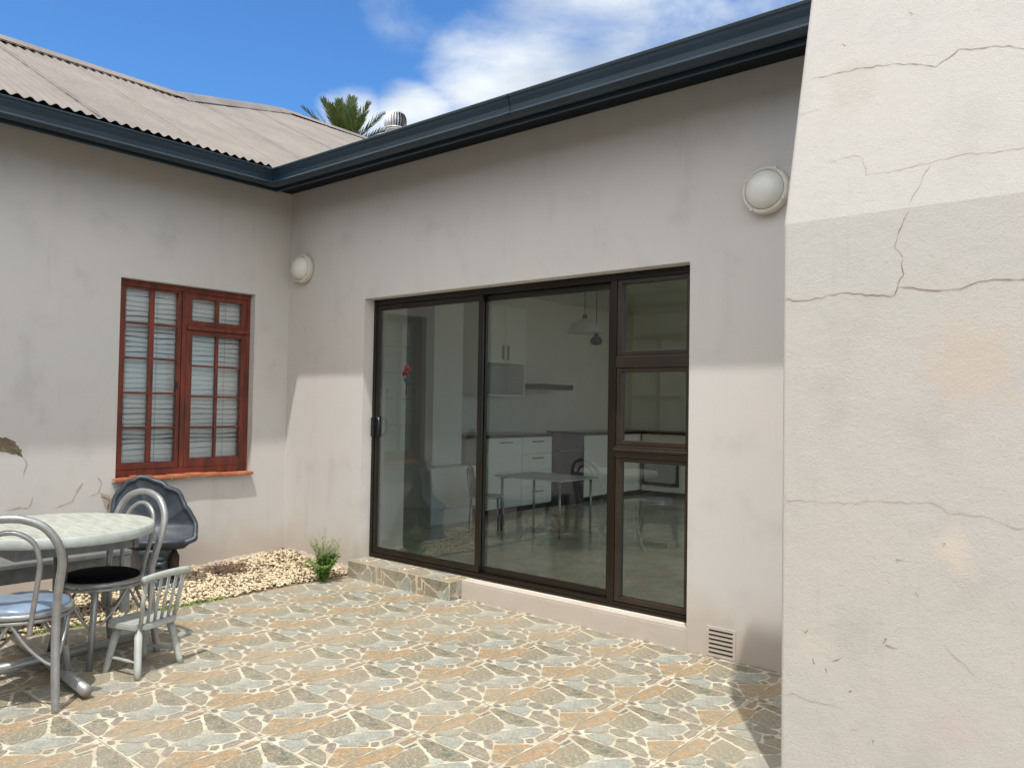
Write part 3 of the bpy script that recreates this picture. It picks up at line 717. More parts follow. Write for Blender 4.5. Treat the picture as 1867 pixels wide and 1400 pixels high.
b.tube(spline([(1.135, .108, 1.275), (1.18, .085, 1.28), (1.195, .078, 1.215), (1.18, .085, 1.15), (1.135, .108, 1.155)], 6), .011, 8)
b.bbox((1.125, .098, 1.13), (1.150, .112, 1.30), .003)
b.build('handle', door)
# ---- air brick grille
b = MB().m(M_wall); b.box((4.165, -.006, .005), (4.340, .0, .172)); b.m(M_dark)
for i in range(6):
    z = .024+i*.0245; b.box((4.182, -.0075, z), (4.325, -.0062, z+.0085))
b.build('air_grille', house)

# ---- kitchen interior shell
b = MB().m(M_floor); b.box((-3.0, .22, .10), (6.2, 6.6, .15)); b.m(M_grey); b.box((XL, .185, .10), (XR, .22, .148)); b.build('interior_floor', house)
b = MB().m(M_whitew)
b.box((-3.0, .222, 2.85), (6.2, 6.6, 2.9)); b.build('ceiling', house)
b = MB().m(M_whitew)
b.box((-.40, 2.25, .15), (-.36, 6.5, 2.85)); b.box((-3.0, 6.4, .15), (6.2, 6.5, 2.85)); b.box((5.6, .222, .15), (5.7, .8, 2.85)); b.box((5.6, 5.6, .15), (5.7, 6.4, 2.85)); b.box((5.6, .8, .15), (5.7, 5.6, .3))  # unseen right-hand wall opened up to let more daylight into the kitchen
b.box((-2.9, .222, .15), (-2.8, 2.2, 2.85)); 
b.box((-1.2, 1.75, .15), (.12, 2.20, 2.84))
b.build('interior_wall', house)
b = MB().m(M_whitew); b.box((1.0, .222, .15), (1.05, .50, 2.849)); b.build('interior_return', house)

# ================================================================== PLANT BED, GRAVEL
def bedz(x, y):
    return .012+.05*math.exp(-((x-.0)**2+(y-.0)**2)/.35)+.012*noise.noise(Vector((x*3, y*3, 0)))
b = MB().m(M_soil, True); nx, ny = 24, 110; vs = []
for j in range(ny+1):
    for i in range(nx+1):
        x = 1.03*i/nx; y = -9*j/ny*1.0; vs.append((x, y, bedz(x, y)-.014 if i < nx else -.02))
b.add(vs, [(j*(nx+1)+i, j*(nx+1)+i+1, (j+1)*(nx+1)+i+1, (j+1)*(nx+1)+i) for j in range(ny) for i in range(nx)])
tag(b.build('planting_bed', normals=False), kind='structure')
ico = bmesh.new(); bmesh.ops.create_icosphere(ico, subdivisions=1, radius=1); IV = [v.co.copy() for v in ico.verts]; IF = [[v.index for v in f.verts] for f in ico.faces]; ico.free()
b = MB().m(M_peb, True); rg = random.Random(11)
def pebble(b, x, y, s_, z):
    M_ = Matrix.Translation((x, y, z)) @ Matrix.Rotation(rg.uniform(0, 6.3), 4, 'Z') @ Matrix.Rotation(rg.uniform(-.6, .6), 4, 'X') @ Matrix.Diagonal((s_*rg.uniform(.8, 1.3), s_*rg.uniform(.7, 1), s_*rg.uniform(.5, .8), 1))
    b.add([M_ @ (v*rg.uniform(.85, 1.12)) for v in IV], IF)
cnt = 0
while cnt < 8000:
    x = rg.uniform(.01, 1.05); y = -rg.uniform(.01, 3.4)
    if x > 1.02-.03*sin(y*7) and rg.random() < .8: continue
    if y < -2.3 and rg.random() < .45: continue
    # bare leaf-litter spot beside the fountain
    if (x-.25)**2/.05+(y+.72)**2/.03 < 1 and rg.random() < .85: continue
    s_ = rg.uniform(.006, .016)*(1.4 if rg.random() < .06 else 1); pebble(b, x, y, s_, bedz(x, y)+rg.uniform(-.004, .012)); cnt += 1
gr = b.build('gravel', normals=False); tag(gr, kind='stuff')
# leaf litter
b = MB().m(mat('dry_leaf', (.16, .09, .05), .8, var=.5, vs=40))
for _ in range(420):
    if rg.random() < .6: x, y = .25+rg.gauss(0, .13), -.72+rg.gauss(0, .09)
    else: x, y = rg.uniform(.02, 1.0), -rg.uniform(.02, .22)*(1) if rg.random() < .6 else -rg.uniform(.2, 3)
    if x < .02 or y > -.015: continue
    a = rg.uniform(0, 6.3); s_ = rg.uniform(.008, .02); z = bedz(x, y)+.016+rg.uniform(0, .008)
    P_ = [(s_*1.4, 0), (0, s_*.6), (-s_*1.4, 0), (0, -s_*.6)]
    b.add([(x+p_*cos(a)-q*sin(a), y+p_*sin(a)+q*cos(a), z+rg.uniform(-.003, .006)) for p_, q in P_], [(0, 1, 2, 3)])
tag(b.build('leaf_litter', normals=False), kind='stuff')
# low moss and weed fringe along the paving edge
b = MB().m(M_weed)
for _ in range(650):
    y = -1.2-rg.random()**1.4*1.2; x = 1.02+rg.gauss(0, .035)
    a = rg.uniform(0, 6.3); h = rg.uniform(.008, .03); w_ = rg.uniform(.002, .005); l = rg.uniform(.0, .02)
    z = bedz(min(x, 1), y)-.005
    b.add([(x-w_*cos(a), y-w_*sin(a), z), (x+w_*cos(a), y+w_*sin(a), z), (x+l*sin(a), y+l*cos(a), z+h)], [(0, 1, 2)])
tag(b.build('weed_fringe', normals=False), kind='stuff')

# tall weed beside the step
wd = thing('weed_plant', (1.085, -.36, 0), 0, 'tall feathery green weed growing from the gravel edge beside the tiled door step', 'plant')
st = MB().m(M_weedt); lf = MB().m(M_weed); lt = MB().m(M_weedt)
rw = random.Random(2)
for i in range(70):
    a = rw.uniform(0, 6.3); main = i == 0
    h = .42 if main else rw.uniform(.12, .35); lean = .02 if main else rw.uniform(.02, .16)*(1.2-h)
    P_ = [Vector((0, 0, 0)), Vector((cos(a)*lean*.25, sin(a)*lean*.25, h*.4)), Vector((cos(a)*lean*.6, sin(a)*lean*.6, h*.75)), Vector((cos(a)*lean, sin(a)*lean, h))]
    S = spline(P_, 8); st.tube(S, [.0026*(1-.7*k2/len(S)) for k2 in range(len(S))], 5)
    for k2 in range(3, len(S)):
        top = S[k2].z > .20
        for q in range(4 if not top else 4):
            b2 = rw.uniform(0, 6.3); L_ = rw.uniform(.016, .042)*(.6 if top else 1); w_ = L_*(.16 if top else .22); up = rw.uniform(-.5, .8)
            D_ = Vector((cos(b2), sin(b2), up)).normalized(); s_ = D_.cross(Z).normalized()*w_; p_ = S[k2]
            (lt if top and rw.random() < .7 else lf).add([p_, p_+D_*L_*.5+s_, p_+D_*L_, p_+D_*L_*.5-s_], [(0, 1, 2, 3)])
st.build('stem', wd); lf.build('foliage', wd, normals=False); lt.build('seed_heads', wd, normals=False)

# ================================================================== CHIMNEY
XE, YE, HV, TB, TA, HT = 5.085, -1.28, 2.106, .15, .055, 3.07
ch = thing('braai_chimney', (5.9, -.95, 0), 0, 'cracked pinkish beige plastered barbecue chimney with leaning upper part at the right', 'chimney')
def W2(p_): return (p_[0]-5.9, p_[1]+.95, p_[2])
X1c, YBk = 7.0, -.76
b = MB().m(M_chim)
dzt = HT-HV
v_ = [(XE, YE, -.02), (X1c, YE, -.02), (X1c, YBk, -.02), (XE, YBk, -.02), (XE, YE, HV), (X1c, YE, HV), (X1c, YBk, HV), (XE, YBk, HV),
      (XE+TA*dzt, YE+TB*dzt, HT), (X1c-.3*dzt, YE+TB*dzt, HT), (X1c-.3*dzt, YBk-.27*dzt, HT), (XE+TA*dzt, YBk-.27*dzt, HT)]
b.add(v_, [(0, 1, 5, 4), (1, 2, 6, 5), (2, 3, 7, 6), (3, 0, 4, 7), (4, 5, 9, 8), (5, 6, 10, 9), (6, 7, 11, 10), (7, 4, 8, 11), (8, 9, 10, 11), (3, 2, 1, 0)])
body = b.build('chimney_body'); bv = body.modifiers.new('bevel', 'BEVEL'); bv.width = .012; bv.segments = 3
body.parent = ch; body.matrix_parent_inverse = Matrix.Translation((-5.9, .95, 0))
CR = [[(5.09, 1.82), (5.163, 1.812), (5.252, 1.822), (5.319, 1.83), (5.366, 1.819), (5.478, 1.804), (5.492, 1.832), (5.594, 1.818), (5.631, 1.809), (5.676, 1.811), (5.708, 1.826), (5.754, 1.833), (5.855, 1.831), (6.0, 1.84)], [(5.478, 1.804), (5.502, 1.878), (5.501, 1.935), (5.479, 1.976), (5.486, 2.013), (5.509, 2.067), (5.519, 2.097)], [(5.521, 2.117), (5.557, 2.195), (5.584, 2.249)], [(5.1, 1.067), (5.197, 1.076), (5.231, 1.071), (5.351, 1.08), (5.406, 1.095), (5.459, 1.092), (5.596, 1.104), (5.645, 1.074), (5.739, 1.072), (5.8, 1.055), (5.829, 1.045), (5.9, 1.047)], [(5.094, 0.348), (5.131, 0.362), (5.201, 0.35), (5.317, 0.352)], [(5.629, 0.641), (5.677, 0.598), (5.739, 0.55)], [(5.158, 2.672), (5.26, 2.673), (5.377, 2.662), (5.47, 2.649), (5.59, 2.603), (5.661, 2.645), (5.805, 2.617), (5.847, 2.595), (5.95, 2.6)], [(5.219, 2.319), (5.326, 2.336), (5.359, 2.313), (5.377, 2.252), (5.486, 2.248), (5.572, 2.257), (5.688, 2.266), (5.782, 2.252), (5.95, 2.252)], [(5.114, 2.538), (5.207, 2.542)]]
CWD = [.0034, .0028, .0016, .0018, .0020, .0019, .0029, .0016, .0013]
def crack_part(b):
    ck = b.build('crack', normals=False); ck.parent = ch; ck.matrix_parent_inverse = Matrix.Translation((-5.9, .95, 0))
for c, w_ in zip(CR, CWD):
    b = MB(); up = c[0][1] > HV+.005
    b.m(M_crack if w_ > .0025 else mat('crack_shade', (.33, .265, .205), .95))
    P_ = [(x, (YE+TB*(z-HV) if z > HV else YE)-.0016, z) for x, z in c]
    ribbon(b, P_, w_, (0, -1, TB) if up else (0, -1, 0)); crack_part(b)
for (x, z) in ((5.20, .50), (5.245, .475), (5.29, .52), (5.33, .42), (5.36, .30), (5.44, .62), (5.47, .61), (5.17, .60), (5.40, .26), (5.63, .97), (5.56, .8), (5.5, .9)):
    b = MB().m(M_crack); ribbon(b, [(x+rf.uniform(-.02, .02), YE-.0016, z+rf.uniform(-.014, .014)) for _ in range(3)], .004, (0, -1, 0)); crack_part(b)
for (x, z) in ((5.27, 2.78), (5.50, 2.83)):
    b = MB().m(M_crack); ribbon(b, [(x+rf.uniform(-.014, .014), YE+TB*(z-HV)-.002, z+rf.uniform(-.01, .01)) for _ in range(3)], .004, (0, -1, TB)); crack_part(b)

# ================================================================== WALL LAMPS
def bulkhead(x, z, label):
    t = thing('wall_lamp', (x, 0, z), 0, label, 'wall lamp', 'round bulkhead lamps on the sliding door wall')
    Mr = Matrix.Rotation(pi/2, 4, 'X')
    b = MB().m(M_ring, True)
    b.lathe([(.118, .0), (.128, .004), (.131, .03), (.131, .050), (.126, .060), (.116, .064), (.108, .058), (.106, .045)], 48, Mr, cap=False); b.build('ring', t, normals=False)
    b = MB().m(M_frost, True)
    b.lathe([(.108, .045), (.104, .064), (.095, .082), (.080, .099), (.060, .112), (.036, .120), (.012, .123), (.0005, .1235)], 40, Mr, cap=False); b.build('shade', t, normals=False)
    for a in (radians(-30), radians(-125), radians(150), radians(60)):
        b = MB().m(M_ring); c = Vector((cos(a)*.124, -.058, sin(a)*.124)); b.bbox(c-Vector((.007, .010, .007)), c+Vector((.007, .007, .007)), .002); b.build('clip', t)
bulkhead(.245, 2.60, 'round cream wall lamp in the shaded corner beside the red window')
bulkhead(4.507, 2.607, 'round cream wall lamp with frosted globe close to the chimney')

# ================================================================== ROOF VENTILATOR
vt = thing('roof_ventilator', (-4.03, YR, 5.98), 0, 'ribbed silver whirling ventilator on the roof ridge', 'roof ventilator')
b = MB().m(M_zinc, True); b.lathe([(.15, -.15), (.15, .10), (.165, .105), (.165, .13)], 28); b.build('throat', vt)
b = MB().m(M_zinc, True); b.lathe([(.165, .13), (.182, .135), (.182, .15), (.15, .155)], 28); b.build('collar', vt); b = MB().m(M_zinc, True); b.lathe([(.15, .40), (.12, .435), (.05, .452), (.002, .455)], 28); b.build('cap', vt)
b = MB().m(M_zinc, True)
for i in range(24):
    a = 2*pi*i/24; pr = []
    for k2 in range(7):
        z = .15+.255*k2/6; rr_ = .155+.045*sin(pi*(k2+.6)/7.0)
        for (da, dr) in ((0, .0), (.16, -.018)):
            pr.append((cos(a+da)*(rr_+dr), sin(a+da)*(rr_+dr), z))
    b.add(pr, [(2*k2, 2*k2+1, 2*k2+3, 2*k2+2) for k2 in range(6)])
b.m(M_dark); b.lathe([(.13, .15), (.15, .28), (.13, .40)], 20)
b.build('vanes', vt, normals=False)

# ================================================================== PALM
pl = thing('palm_tree', (6.21+25*cos(radians(142.3)), -4.21+25*sin(radians(142.3)), 0), 0, 'green palm crown rising behind the corrugated roof', 'palm tree')
b = MB().m(M_bark, True); b.tube([(0, 0, -.1), (.05, 0, 3), (0, .05, 6), (0, 0, 8.7), (0, 0, 9.3)], [.34, .28, .26, .30, .18], 14); b.build('trunk', pl)
b = MB().m(M_palm); rp = random.Random(21)
for i in range(64):
    a = i*2.39996+rp.uniform(-.2, .2); el = radians(88)-radians(100)*(i/64)**1.1; L_ = rp.uniform(1.6, 2.0)*(.86 if i < 8 else 1)
    dirv = Vector((cos(a)*cos(el), sin(a)*cos(el), sin(el)))
    P_ = []
    for k2 in range(13):
        t_ = k2/12; P_.append(Vector((0, 0, 9.15))+dirv*L_*t_+Vector((0, 0, -.42*t_**2.4*(1.2-sin(el)*.8))))
    b.tube(P_, [.022*(1-.8*k2/12) for k2 in range(13)], 4)
    for k2 in range(2, 13):
        for hlf in (0, .5):
            p_ = P_[k2] if not hlf or k2 == 12 else P_[k2].lerp(P_[k2+1], .5)
            tg = (P_[min(12, k2+1)]-P_[k2-1]).normalized(); s_ = tg.cross(Z)
            s_ = s_.normalized() if s_.length > .05 else Vector((cos(a+1.57), sin(a+1.57), 0))
            nn = s_.cross(tg)
            for sg in (-1, 1):
                ll = .34*(sin(pi*min(.97, (k2+hlf)/12.5)))**.55*rp.uniform(.8, 1.1)+.05
                D_ = (s_*sg*.52+tg*.86+nn*rp.uniform(-.05, .25)).normalized(); w_ = D_.cross(nn).normalized()*.019
                b.add([p_-w_, p_+w_, p_+D_*ll*.6+w_*.8, p_+D_*ll, p_+D_*ll*.6-w_*.8], [(0, 1, 2, 3, 4)])
b.build('crown', pl, normals=False)

# ================================================================== TABLE
tb = thing('round_table', (1.725, -2.55, 0), 0, 'round grey garden table with weathered greenish white top on a tubular cross foot', 'table')
b = MB().m(M_top, False)
b.lathe([(.001, .742), (.462, .742)], 64, cap=False); b.m(M_toprim, True)
b.lathe([(.462, .742), (.467, .738), (.468, .700), (.463, .692), (.43, .690), (.43, .70), (.001, .70)], 64, cap=False)
b.build('table_top', tb, normals=False)
b = MB().m(M_steeld); 
for s_ in (-1, 1):
    b.bbox((-.30, s_*.28-.012, .628), (.30, s_*.28+.012, .699), .004); b.bbox((s_*.28-.012, -.268, .628), (s_*.28+.012, .268, .699), .004)
b.build('apron', tb)
b = MB().m(M_steeld, True)
for s_ in (-.028, .028):
    b.tube([(s_-.02, 0.03, .06), (s_-.02, .03, .70)], .024, 12)
b.m(M_steeld); b.bbox((-.10, -.02, .60), (.06, .08, .70), .005)
b.build('pedestal', tb)
def foot(a, l0, l1, z, c, nm='foot'):
    b = MB().m(M_steel, True); D_ = Vector((cos(a), sin(a), 0)); C_ = Vector(c)
    b.tube([C_-D_*l0+Z*z, C_+D_*l1+Z*z], .027, 16); o = b.build(nm, tb)
foot(radians(-4), .55, .60, .045, (0, -.03, 0)); foot(radians(95), .42, .50, .052, (-.02, .02, 0))

# ================================================================== BENTWOOD-STYLE CHAIRS
def bentwood(loc, ang, label, cushion):
    t = thing('cafe_chair', loc, ang-pi/2, label, 'chair', 'silver bent tube cafe chairs around the round table')
    # local +Y faces forward
    b = MB().m(M_steel, True)
    ring = [(.198*cos(2*pi*i/40), .198*sin(2*pi*i/40)) for i in range(40)]
    b.tube([(x, y, .425) for x, y in ring], .014, 10, closed=True)
    b.tube([(x*1.0, y*1.0, .400) for x, y in ring], .010, 8, closed=True)
    b.build('seat_frame', t)
    if cushion == 'black':
        b = MB().m(M_black, True); b.lathe([(.001, .425), (.185, .425), (.196, .436), (.192, .450), (.165, .460), (.09, .466), (.001, .467)], 40, cap=False); b.build('seat', t, normals=False)
    else:
        b = MB().m(M_cush, True)
        vs = []; n = 40; R_ = [.001, .05, .10, .14, .17, .188, .196, .196, .188, .001]; ZZ = [.473, .474, .472, .470, .464, .455, .445, .434, .425, .425]
        for r_, z in zip(R_, ZZ):
            for j in range(n):
                a = 2*pi*j/n; wv = .006*noise.noise(Vector((r_*14*cos(a), r_*14*sin(a), 3))) if z > .45 else 0
                vs.append((r_*cos(a), r_*sin(a), z+wv*1.6))
        b.add(vs, [(i*n+j, i*n+(j+1) % n, (i+1)*n+(j+1) % n, (i+1)*n+j) for i in range(len(R_)-1) for j in range(n)])
        b.build('seat', t, normals=False)
    b = MB().m(M_steel, True)
    P_ = [(.195, -.215, 0), (.183, -.19, .22), (.178, -.175, .43), (.19, -.195, .56), (.205, -.222, .67), (.19, -.245, .76), (.135, -.258, .835), (.06, -.264, .868), (0, -.266, .874)]
    P_ = P_+[(-x, y, z) for x, y, z in P_[-2::-1]]
    S = spline(P_, 7); b.tube(S, [.0185 if q.z > .1 else .0185-.003*(1-q.z/.1) for q in S], 12)
    b.build('back_hoop', t)
    b = MB().m(M_steel, True)
    P_ = [(.075, -.185, .34), (.085, -.190, .43), (.108, -.213, .58), (.118, -.228, .67), (.10, -.243, .755), (.05, -.252, .80), (0, -.254, .812)]
    P_ = P_+[(-x, y, z) for x, y, z in P_[-2::-1]]
    b.tube(spline(P_, 6), .0115, 10); b.build('inner_hoop', t)
    for s_ in (1, -1):
        b = MB().m(M_steel, True)
        b.tube([(s_*.165, .175, 0), (s_*.148, .148, .22), (s_*.138, .132, .41)], [.0145, .017, .018], 12); b.build('leg', t)
    b = MB().m(M_steel, True)
    legs = [Vector((.183, -.19, 0)), Vector((.150, .152, 0)), Vector((-.150, .152, 0)), Vector((-.183, -.19, 0))]
    for i in range(4):
        A_, B_ = legs[i], legs[(i+1) % 4]; mid = (A_+B_)/2; mo = mid.normalized()*.196
        for Q in (A_, B_):
            b.tube(spline([Q+Z*.20, Q.lerp(mo, .25)+Z*.225, Q.lerp(mo, .65)+Z*.30, mo+Z*.40], 7), .0075, 8)
    b.build('brace', t)
    return t
bentwood((2.09, -2.82, 0), radians(147), 'silver cafe chair with shiny blue grey cushion nearest the camera', 'blue')
bentwood((1.715, -2.315, 0), radians(283.5), 'silver cafe chair with black round seat tucked under the table', 'black')

# ================================================================== LOW BENCH BEHIND THE TABLE
bn = thing('low_bench', (.86, -2.28, 0), 0, 'low dark grey bench standing behind the round table on the gravel', 'bench')
b = MB().m(M_steeld); b.bbox((-.16, -.45, .40), (.16, .45, .43), .006); b.build('seat', bn)
b = MB().m(M_steeld)
b.bbox((-.13, -.42, .31), (-.11, .42, .399), .004); b.bbox((.11, -.42, .31), (.13, .42, .399), .004); b.build('apron', bn)
for sx in (-1, 1):
    for sy in (-1, 1):
        b = MB().m(M_steeld); b.bbox((sx*.135-.022, sy*.42-.025, 0), (sx*.135+.022, sy*.42+.025, .399), .005); b.build('leg', bn)

# ================================================================== TOY CHAIR
ty = thing('toddler_chair', (2.065, -2.24, 0), radians(199)-pi/2, 'small grey painted wooden child chair with spindle back', 'chair')
b = MB().m(M_toy)
bm = bmesh.new(); bmesh.ops.create_cube(bm, size=1)
for v in bm.verts: v.co = Vector((v.co.x*.285*(1.0 if v.co.y < 0 else 1.0), v.co.y*.255+.005, .248+v.co.z*.030))
bmesh.ops.bevel(bm, geom=[e for e in bm.edges if abs((e.verts[0].co-e.verts[1].co).z) > .01], offset=.035, segments=5, affect='EDGES')
bmesh.ops.bevel(bm, geom=[e for e in bm.edges if e.is_manifold and len(e.link_faces) == 2 and e.calc_face_angle(0) > 1.2], offset=.006, segments=2, affect='EDGES')
bm.verts.index_update(); b.add([v.co.copy() for v in bm.verts], [[v.index for v in f.verts] for f in bm.faces]); bm.free()
b.build('seat', ty)
fx = {(-1, 1): (-.125, .125), (1, 1): (.125, .125), (1, -1): (.145, -.12), (-1, -1): (-.145, -.12)}
for (sx, sy), (x, y) in fx.items():
    b = MB().m(M_toy, True); b.tube([(x, y, 0), (x*.96, y*.93, .03), (x*.72, y*.62, .234)], [.015, .0175, .0195], 12); b.build('leg', ty)
for s_ in (-1, 1):
    b = MB().m(M_toy, True); b.tube(spline([(s_*.132, -.108, .075), (s_*.128, -.04, .078), (s_*.118, .06, .078), (s_*.115, .112, .075)], 4), [.006]*4+[.009]*5+[.006]*4, 8); b.build('stretcher', ty)
for i in range(6):
    x = -.118+.236*i/5; th = .0115 if i in (0, 5) else .0085
    b = MB().m(M_toy, True); b.tube([(x*.95, -.095, .255), (x*1.03, -.118, .38), (x*1.1, -.142, .495)], th, 10); b.build('spindle', ty)
b = MB().m(M_toy, True)
S = spline([(-.155, -.146, .498), (-.08, -.152, .506), (0, -.154, .508), (.08, -.152, .506), (.155, -.146, .498)], 5)
vs = []
for q in S:
    for k2 in range(12):
        a = 2*pi*k2/12; vs.append(q+Vector((0, cos(a)*.0125, sin(a)*.019)))
n = len(S); b.add(vs, [(i*12+k2, i*12+(k2+1) % 12, (i+1)*12+(k2+1) % 12, (i+1)*12+k2) for i in range(n-1) for k2 in range(12)]+[tuple(range(11, -1, -1)), tuple((n-1)*12+k2 for k2 in range(12))])
b.build('top_rail', ty)

# ================================================================== SHELL FOUNTAIN
FA = radians(-38)    # facing direction
sh = thing('shell_fountain', (.285, -1.335, 0), FA+pi/2, 'blue grey scalloped shell shaped fountain on dark rock pedestal below the red window', 'fountain')
# local -Y faces the camera ; local X to the right
outl = [(-.325, .42), (-.345, .52), (-.325, .66), (-.27, .735), (-.235, .79), (-.165, .83), (-.09, .815), (-.03, .79), (.045, .775), (.115, .735), (.165, .70), (.205, .64), (.245, .60), (.275, .53), (.315, .465), (.345, .385), (.30, .355), (.20, .335), (.06, .325), (-.10, .325), (-.22, .34)]
cc = Vector((-.01, 0, .43))
S = []
for q in spline([(x, 0, z) for x, z in outl], 7, closed=True):
    an = atan2(q.z-cc.z, q.x-cc.x); k_ = 1+(.07*(abs(sin(an*4.5+.4))**.7-.5) if an > -.15 or an < -3.0 else 0); S.append(cc+(q-cc)*k_)
n = len(S)
b = MB().m(M_stone, True)
def shell_pt(q, t_, back):
    """t_ 1 at the rim, 0 at the heart; scalloped ribs fan from the foot"""
    v = cc.lerp(q, t_); ang = atan2(q.z-cc.z, q.x-cc.x)
    dep = .12*(1-t_**2.0) + .030*abs(sin(ang*4.5+.4))*t_
    lean = .22*(v.z-.33)                     # the shell leans back
    y = -.02+lean+dep*.55-(.10*(max(0, .46-v.z)/.13))      # lip of the basin comes forward
    return Vector((v.x, y+(.035 if back else 0)+(.02 if back else 0)*(1-t_), v.z))
ts = [1, .96, .92, .86, .75, .6, .45, .3, .15, .02]
vs = []
for t_ in ts: vs += [shell_pt(q, t_, False) for q in S]
nb = len(ts)
fs = [(i*n+j, i*n+(j+1) % n, (i+1)*n+(j+1) % n, (i+1)*n+j) for i in range(nb-1) for j in range(n)]+[tuple((nb-1)*n+j for j in range(n))]
b.add(vs, fs)
vs = []
for t_ in ts: vs += [shell_pt(q, t_, True) for q in S]
b.add(vs, [tuple(reversed(f)) for f in fs])
b.tube([shell_pt(q, 1.0, False)+Vector((0, .012, 0)) for q in S], .022, 8, closed=True)
b.build('shell', sh, normals=False)
b = MB().m(M_stone, True)
bp_ = [(-.22, -.05), (-.10, -.15), (.05, -.17), (.2, -.13), (.31, -.04), (.25, .06), (.05, .10), (-.16, .08)]
S2 = spline([(x, y, 0) for x, y in bp_], 5, closed=True); n2 = len(S2)
vs = [Vector((q.x, q.y, .375)) for q in S2]+[Vector((q.x*1.04, q.y*1.04, .35)) for q in S2]+[Vector((q.x*.8, q.y*.7, .29)) for q in S2]+[Vector((q.x*.85, q.y*.8, .36)) for q in S2]
b.add(vs, [(j, (j+1) % n2, n2+(j+1) % n2, n2+j) for j in range(n2)]+[(n2+j, n2+(j+1) % n2, 2*n2+(j+1) % n2, 2*n2+j) for j in range(n2)]+[tuple(2*n2+j for j in range(n2))]+[(j, (j+1) % n2, 3*n2+(j+1) % n2, 3*n2+j) for j in range(n2)]+[tuple(3*n2+j for j in range(n2))])
b.build('basin', sh)
b = MB().m(M_stoned, True); rk = random.Random(9)
b.lathe([(.17, -.01), (.165, .05), (.13, .08), (.125, .2), (.15, .26), (.16, .30)], 24)
for k2 in range(6):
    z = .05+k2*.045
    M_ = Matrix.Translation((.05+rk.uniform(-.02, .02), -.11, z)) @ Matrix.Rotation(rk.uniform(-.25, .25), 4, 'Y') @ Matrix.Diagonal((.075, .05, .026, 1))
    b.add([M_ @ v for v in IV], IF)
b.m(M_rust, True); b.add([Matrix.Translation((.16, .02, .16)) @ Matrix.Diagonal((.05, .06, .15, 1)) @ v for v in IV], IF)
b.build('pedestal', sh); sh.scale = (.90, .95, .97)
b = MB().m(M_stoned); b.bbox((-.2, -.16, 0), (.24, .14, .028), .01); b.m(M_steeld); b.build('base', sh)

# ================================================================== KITCHEN (seen through the glass)
def cab(name, loc, label, cat='cabinet'): return thing(name, loc, 0, label, cat)
k1 = cab('kitchen_drawer_unit', (.27, 3.06, .15), 'white kitchen drawer unit with dark worktop behind the middle glass pane')
b = MB().m(M_white); b.box((-.6, -.6, .07), (-.002, .6, .88)); b.m(M_dark); b.box((-.6, -.6, 0), (-.05, .6, .07)); b.build('carcass', k1)
def front(par, y0, y1, z0, z1, nm, hz=None, hv=None):
    b = MB().m(M_white); b.bbox((0, y0, z0), (.018, y1, z1), .002); o = b.build(nm, par)
    b = MB().m(M_chrome)
    if hz is not None: b.bbox((.018, (y0+y1)/2-.10, hz), (.045, (y0+y1)/2+.10, hz+.014), .003)
    if hv is not None: b.bbox((.018, hv, (z0+z1)/2-.09), (.045, hv+.012, (z0+z1)/2+.09), .003)
    if b.f: b.build('handle', o)
for k2 in range(4): front(k1, .015, .595, .085+k2*.20, .28+k2*.20, 'drawer', hz=.22+k2*.20)
for k2 in range(2): front(k1, -.595, .005, .085+k2*.40, .48+k2*.40, 'drawer', hz=.42+k2*.40)
b = MB().m(M_counter); b.bbox((-.62, -.85, .881), (.03, .6, .92), .004); b.build('worktop', k1)
k2_ = cab('oven', (.27, 4.02, .15), 'black freestanding oven between the white kitchen units', 'oven')
b = MB().m(M_oven); b.bbox((-.6, -.34, .0), (.02, .34, .90), .006); b.build('body', k2_)
b = MB().m(M_counter); b.bbox((.02, -.32, .78), (.026, .32, .88), .002); b.build('control_panel', k2_)
b = MB().m(M_oven); b.bbox((.02, -.30, .20), (.035, .30, .74), .004); o = b.build('door', k2_)
b = MB().m(M_chrome, True); b.tube([(.07, -.25, .70), (.07, .25, .70)], .008, 8); b.build('handle', o)
k3 = cab('kitchen_counter_unit', (.27, 5.35, .15), 'white kitchen counter unit running past the black oven')
b = MB().m(M_white); b.box((-.6, -.98, .07), (-.002, 1.04, .88)); b.m(M_dark); b.box((-.6, -.98, 0), (-.05, 1.04, .07)); b.build('carcass', k3)
b = MB().m(M_counter); b.bbox((-.62, -.98, .881), (.03, 1.04, .92), .004); b.build('worktop', k3)
k4 = cab('wall_cupboard', (-.05, 3.1, 1.52), 'white wall cupboard with microwave niche above the drawers')
b = MB().m(M_white); b.box((-.3, -.42, 0), (0, -.40, 1.1)); b.box((-.3, .40, 0), (0, .42, 1.1)); b.box((-.3, -.40, 0), (0, .40, .02)); b.box((-.3, -.40, .40), (-.002, .40, 1.1)); b.m(M_grey); b.box((-.3, -.4, .02), (-.28, .4, .40)); b.build('carcass', k4)
b = MB().m(M_white); b.bbox((0, -.40, .402), (.018, -.003, 1.098), .002); o = b.build('door', k4); b = MB().m(M_chrome); b.bbox((.018, -.05, .44), (.045, -.038, .62), .003); b.build('handle', o)
b = MB().m(M_white); b.bbox((0, .003, .402), (.018, .40, 1.098), .002); o = b.build('door', k4); b = MB().m(M_chrome); b.bbox((.018, .04, .44), (.045, .052, .62), .003); b.build('handle', o)
k5 = cab('back_counter', (.8, 6.1, .15), 'white counter with dark worktop along the back wall of the kitchen')
b = MB().m(M_white); b.box((-.49, -.3, .07), (3.4, .29, .88)); b.build('carcass', k5)
b = MB().m(M_counter); b.bbox((-.49, -.33, .881), (3.4, .29, .92), .004); b.build('worktop', k5)
k6 = cab('built_in_oven', (.62, 5.8, .40), 'grey built in oven in the back counter behind the right pane', 'oven')
